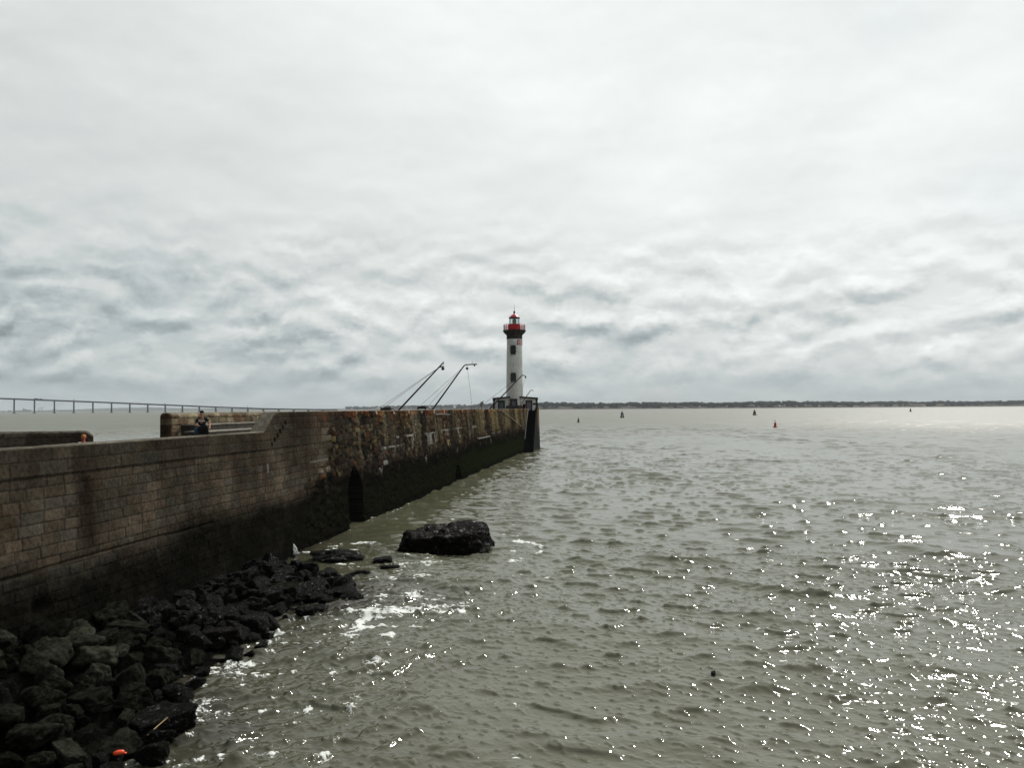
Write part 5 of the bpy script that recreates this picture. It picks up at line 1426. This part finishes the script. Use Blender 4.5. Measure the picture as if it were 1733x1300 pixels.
for a, b in zip(ks[:-1], ks[1:]):
    for sd_ in (-1, 1):
        pa, pb = K0 + KS * a + kn * sd_ * 6.2, K0 + KS * b + kn * sd_ * 6.2; za, zb = deck_z(a), deck_z(b)
        w_ = kn * 0.18
        mb.hexa([pa - w_ + Vector((0, 0, za - .6)), pb - w_ + Vector((0, 0, zb - .6)), pb + w_ + Vector((0, 0, zb - .6)), pa + w_ + Vector((0, 0, za - .6)), pa - w_ + Vector((0, 0, za + 1.1)), pb - w_ + Vector((0, 0, zb + 1.1)), pb + w_ + Vector((0, 0, zb + 1.1)), pa + w_ + Vector((0, 0, za + 1.1))])
mb.build('barrier', M['bridge_deck'], bridge)
for k in range(-3, 19):
    c_ = K0 + KS * k; zt = deck_z(k) - 3.2
    mb = MB(); rz = Matrix.Rotation(math.atan2(kd.y, kd.x), 3, 'Z')
    mb.box((c_.x, c_.y, zt / 2), (3.9, 7, zt - .01), rz)
    if zt > 3: mb.box((c_.x, c_.y, zt - 1.3), (4.0, 10.5, 1.8), rz)
    po = mb.build('pier', M['bridge'], bridge)
    mb = MB(); mb.box((c_.x, c_.y, 0.4), (8.0, 12, 2.6), rz); mb.build('footing', M['bridge'], po)
    if k in (-2, 3, 8, 13):
        mb = MB(); b_ = c_ + kn * 5.5; mb.tube([b_ + Vector((0, 0, deck_z(k))), b_ + Vector((0, 0, deck_z(k) + 6.5))], [0.8, .6], 6); mb.build('lamp_mast', M['bridge'], bridge)
def truck(k, ln_, hgt, label):
    c_ = K0 + KS * k; zz = deck_z(k) + 0.02
    t = empty('truck', (c_.x, c_.y, zz), label, 'truck', 'trucks on the bridge')
    rz = Matrix.Rotation(math.atan2(kd.y, kd.x), 3, 'Z')
    mb = MB(); mb.box(c_ + Vector((0, 0, zz + .9 + hgt / 2)), (ln_, 2.5, hgt), rz); mb.build('trailer', M['truck_dark'], t)
    f = c_ + kd * (ln_ / 2 + 1.4); mb = MB(); mb.box(f + Vector((0, 0, zz + 1.9)), (2.2, 2.4, 2.8), rz); mb.build('cab', M['truck_dark'], t)
    for dx in (-ln_ * .35, -ln_ * .2, ln_ / 2 + 1.4):
        mb = MB(); w0 = c_ + kd * dx + Vector((0, 0, zz + .5)); mb.tube([w0 - kn * 1.2, w0 + kn * 1.2], 0.5, 10); mb.build('wheel', M['black_metal'], t)
truck(1.05, 7.5, 2.6, 'dark truck driving on the bridge above the second pier'); truck(1.28, 5.0, 2.0, 'smaller dark truck close behind the first one on the bridge')

# ------------------------------------------------------------------ far shores
SH = [(560, 5200), (700, 4300), (800, 3300), (860, 2650), (915, 2380), (1000, 2360), (1200, 2450), (1400, 2650), (1733, 3000), (2100, 3400)]
def shore_pt(x, dD=0.0):
    D_ = float(np.interp(x, [a for a, b in SH], [b for a, b in SH])) + dD
    return Vector(((x - 866.5) / F * D_, D_, 0))
xs = np.linspace(560, 2100, 260)
V, Fc = [], []
for i, x in enumerate(xs):
    hgt = 6.5 + 2.2 * float(samp(T1, np.array([x / 700.]), np.array([.3]))[0])
    for dD, zz in ((-25, -0.5), (0, 1.3), (30, 2.4), (45, max(hgt, 3.5)), (260, hgt + 3), (700, hgt)):
        p = shore_pt(x, dD); V.append((p.x, p.y, zz))
n_ = 6
for i in range(len(xs) - 1):
    for j in range(n_ - 1):
        Fc.append((i * n_ + j, (i + 1) * n_ + j, (i + 1) * n_ + j + 1, i * n_ + j + 1))
tag(link('far_shore', np_mesh('far_shore', V, Fc, M['shore'])), kind='structure')
V, Fc = [], []
for i, x in enumerate(xs):
    for dD, zz in ((-30, -0.3), (2, 1.9)):
        p = shore_pt(x, dD); V.append((p.x, p.y, zz))
for i in range(len(xs) - 1): Fc.append((2 * i, 2 * i + 2, 2 * i + 3, 2 * i + 1))
tag(link('beach', np_mesh('beach', V, Fc, M['beach'])), kind='structure')
# umbrella pines of the wooded shore: many uneven crowns on trunks, one mass at this distance
D2_, F2_ = ico_dirs(3)
Vs, Fs, b0 = [], [], 0
g = np.random.default_rng(31)
for k in range(2300):
    x = g.uniform(585, 2080); dD = 40 + 330 * g.random() ** 1.6
    p = shore_pt(x, dD)
    dens_ = float(samp(T1, np.array([x / 420.]), np.array([.6]))[0])
    hh_ = (9.8 + 3.0 * g.random() + 1.5 * dens_) * (0.55 if g.random() < 0.25 else 1.0) * (1.15 if dD > 150 else 0.9)
    if x < 840: hh_ *= 1.25
    r_ = 3.2 + 4.2 * g.random(); gz = 5.5 + dD * 0.012
    for c in range(3):
        cr = r_ * (0.55 + 0.4 * g.random())
        o_ = np.array([g.normal() * r_ * .5, g.normal() * r_ * .4, hh_ - cr * .45 + g.normal() * .8])
        vv = D2_ * (1 + 0.26 * g.normal(size=(len(D2_), 1))) * np.array([cr, cr, cr * (0.5 + .25 * g.random())])
        Vs.append(vv + o_ + np.array([p.x, p.y, gz])); Fs.append(F2_ + b0); b0 += len(vv)
    # trunk
    w_ = 0.35
    tv = np.array([[sx * w_, sy * w_, zz] for zz in (-2, hh_ * .8) for sx, sy in ((-1, -1), (1, -1), (1, 1), (-1, 1))]) + np.array([p.x, p.y, gz])
    Vs.append(tv); Fs.append(np.array([[0, 1, 5], [0, 5, 4], [1, 2, 6], [1, 6, 5], [2, 3, 7], [2, 7, 6], [3, 0, 4], [3, 4, 7]]) + b0); b0 += 8
tag(link('pine_wood', np_mesh('pine_wood', np.concatenate(Vs), np.concatenate(Fs), M['wood'], smooth=False)),
    'dark unbroken belt of pines along the far shore to the right of the lighthouse', 'wood', kind='stuff')
HS = [(1006, 17, 3.6, 'house', 'roof_slate', 'long low white house on the far shore between the two green buoys'),
      (1136, 12, 4, 'house', 'roof_slate', 'pale gabled house, left one of a pair on the shore right of the green buoys'),
      (1150, 16, 4.6, 'tan_house', 'roof_slate', 'sandy house, right one of a pair on the shore right of the green buoys'),
      (1213, 12, 4.5, 'tan_house', 'roof_tile', 'sandy house with tiled roof on the far shore left of the faded red buoy'),
      (1229, 8, 5, 'house', 'roof_slate', 'narrow pale house on the far shore close left of the faded red buoy'),
      (1270, 26, 7, 'tan_house', 'roof_slate', 'broad sandy building on the far shore directly behind the faded red buoy'),
      (1283, 9, 3, 'house', 'roof_slate', 'little white house at the foot of the broad sandy building on the far shore'),
      (1311, 12, 3.4, 'house', 'roof_tile', 'white house on the far shore directly above the bright red buoy'),
      (1345, 13, 4, 'tan_house', 'roof_tile', 'sandy house on the far shore just right of the bright red buoy'),
      (1419, 16, 4.4, 'house', 'roof_tile', 'pale house alone on the far shore midway between the red and black buoys'),
      (1458, 11, 4, 'tan_house', 'roof_slate', 'small sandy house on the far shore left of the black buoy'),
      (1541, 30, 7, 'house', 'roof_tile', 'large pale building on the far shore directly behind the black buoy'),
      (1556, 18, 5, 'house', 'roof_slate', 'pale house joined close to the right of the large building behind the black buoy'),
      (1592, 20, 4.2, 'house', 'roof_tile', 'long pale house on the far shore well right of the black buoy'),
      (1672, 12, 4, 'tan_house', 'roof_tile', 'last sandy house on the far shore near the right edge')]
for x, wd, hg, wm, rm, lab in HS:
    p = shore_pt(x, 33); gz = 2.6
    t = empty('house', (p.x, p.y, gz), lab, 'house', 'houses on the far shore')
    mb = MB(); y0, y1 = p.y - 4, p.y + 5
    mb.hexa([Vector((p.x - wd / 2, y0, gz - 1.5)), Vector((p.x + wd / 2, y0, gz - 1.5)), Vector((p.x + wd / 2, y1, gz - 1.5)), Vector((p.x - wd / 2, y1, gz - 1.5)), Vector((p.x - wd / 2, y0, gz + hg)), Vector((p.x + wd / 2, y0, gz + hg)), Vector((p.x + wd / 2, y1, gz + hg)), Vector((p.x - wd / 2, y1, gz + hg))])
    mb.build('wall', M[wm], t)
    mb = MB(); ov = 0.5; zr_ = gz + hg + 0.01; rh = 2.3
    mb.hexa([Vector((p.x - wd / 2 - ov, y0 - ov, zr_)), Vector((p.x + wd / 2 + ov, y0 - ov, zr_)), Vector((p.x + wd / 2 + ov, y1 + ov, zr_)), Vector((p.x - wd / 2 - ov, y1 + ov, zr_)),
             Vector((p.x - wd / 2 + .6, p.y + .4, zr_ + rh)), Vector((p.x + wd / 2 - .6, p.y + .4, zr_ + rh)), Vector((p.x + wd / 2 - .6, p.y + .6, zr_ + rh)), Vector((p.x - wd / 2 + .6, p.y + .6, zr_ + rh))])
    ro = mb.build('roof', M[rm], t)
    mb = MB(); mb.box((p.x + wd * .3, p.y + .5, zr_ + rh), (1.1, 1.0, 2.0)); mb.build('chimney', M[wm], ro)
    nw = max(2, int(wd / 4))
    for k in range(nw):
        mb = MB(); mb.box((p.x - wd / 2 + wd * (k + .5) / nw, y0 - .01, gz + min(hg * .55, 2.2)), (1.5, 0.12, 1.7)); mb.build('window', M['pane'], t)
# far bank up the estuary with a works on it
V, Fc = [], []
fxs = np.linspace(-700, 900, 200)
for i, x in enumerate(fxs):
    hgt = 11 + 7 * float(samp(T1, np.array([x / 900.]), np.array([.15]))[0]) + (18 if 100 < x < 420 else 0) * math.sin(math.pi * np.clip((x - 100) / 320, 0, 1)) ** 2
    for dD, zz in ((0, -0.5), (120, 2.2), (700, max(4, hgt)), (1000, 0)):
        D_ = 8200 + dD; V.append(((x - 866.5) / F * D_, D_, zz))
for i in range(len(fxs) - 1):
    for j in range(3): Fc.append((i * 4 + j, (i + 1) * 4 + j, (i + 1) * 4 + j + 1, i * 4 + j + 1))
tag(link('hills', np_mesh('hills', V, Fc, M['far_hill'])), kind='structure')
def fp(x, D_=7900): return Vector(((x - 866.5) / F * D_, D_, 0))
def works(x, specs, name, label, cat):
    p = fp(x); t = empty(name, p, label, cat)
    for nme, dx, wd, hg, rnd_ in specs:
        c_ = p + Vector((dx, 0, 0)); mb = MB()
        if rnd_: mb.tube([c_ + Vector((0, 0, -1)), c_ + Vector((0, 0, hg))], [wd / 2, wd / 2 * rnd_], 14)
        else: mb.box(c_ + Vector((0, 0, hg / 2 - .5)), (wd, 25, hg + 1))
        mb.build(nme, M['industry'], t)
works(10, [('tank', -30, 50, 13, 1), ('tank', 40, 44, 16, 1)], 'storage_tanks', 'pair of faint storage tanks far away at the left edge under the bridge', 'tanks')
works(40, [('hall', -30, 95, 16, 0), ('tower', 5, 16, 32, 0), ('tower', 26, 14, 26, 0), ('hall', 50, 55, 22, 0), ('chimney', -8, 5, 52, .6), ('chimney', -38, 5, 30, .7)], 'refinery', 'faint hazy refinery with thin chimneys seen under the bridge', 'factory')
for x, hg, lab in ((66, 44, 'faint left-hand crane of two on the distant quay under the bridge'), (71, 52, 'faint right-hand crane of two on the distant quay under the bridge')):
    p = fp(x); t = empty('crane', p, lab, 'crane', 'cranes on the distant quay')
    mb = MB()
    for sx in (-1, 1): mb.tube([p + Vector((sx * 9, 0, -1)), p + Vector((sx * 4, 0, hg * .6))], 1.6, 6)
    mb.tube([p + Vector((-9, 0, hg * .3)), p + Vector((9, 0, hg * .3))], 1.2, 6); mb.build('gantry', M['industry'], t)
    mb = MB(); mb.tube([p + Vector((-18, 0, hg * .6)), p + Vector((24, 0, hg))], 1.4, 6); mb.tube([p + Vector((0, 0, hg * .6)), p + Vector((0, 0, hg * .95))], 1.3, 6); mb.build('jib', M['industry'], t)
works(80, [('hull', 0, 190, 9, 0), ('bridge_house', 70, 22, 26, 0)], 'cargo_ship', 'long low grey ship moored far away beneath the bridge', 'ship')
works(110, [('hall', -20, 60, 14, 0), ('hall', 40, 50, 10, 0)], 'warehouse', 'faint warehouses on the distant bank right of the moored ship', 'warehouse')

# ------------------------------------------------------------------ air
hz = MB(); hz.hexa([(-9000, -300, -4), (9000, -300, -4), (9000, 9800, -4), (-9000, 9800, -4), (-9000, -300, 72), (9000, -300, 72), (9000, 9800, 72), (-9000, 9800, 72)])
hm = bpy.data.materials.new('sea_air'); hm.use_nodes = True
ht = hm.node_tree; ht.nodes.remove(ht.nodes['Principled BSDF'])
pv = nd(ht, 'ShaderNodeVolumePrincipled', {'Color': (0.90, 0.96, 1.0, 1), 'Density': 0.00007})
ht.links.new(pv.outputs[0], ht.nodes['Material Output'].inputs['Volume'])
ho = hz.build('haze', hm)
tag(ho, kind='stuff')
ho.display_type = 'WIRE'
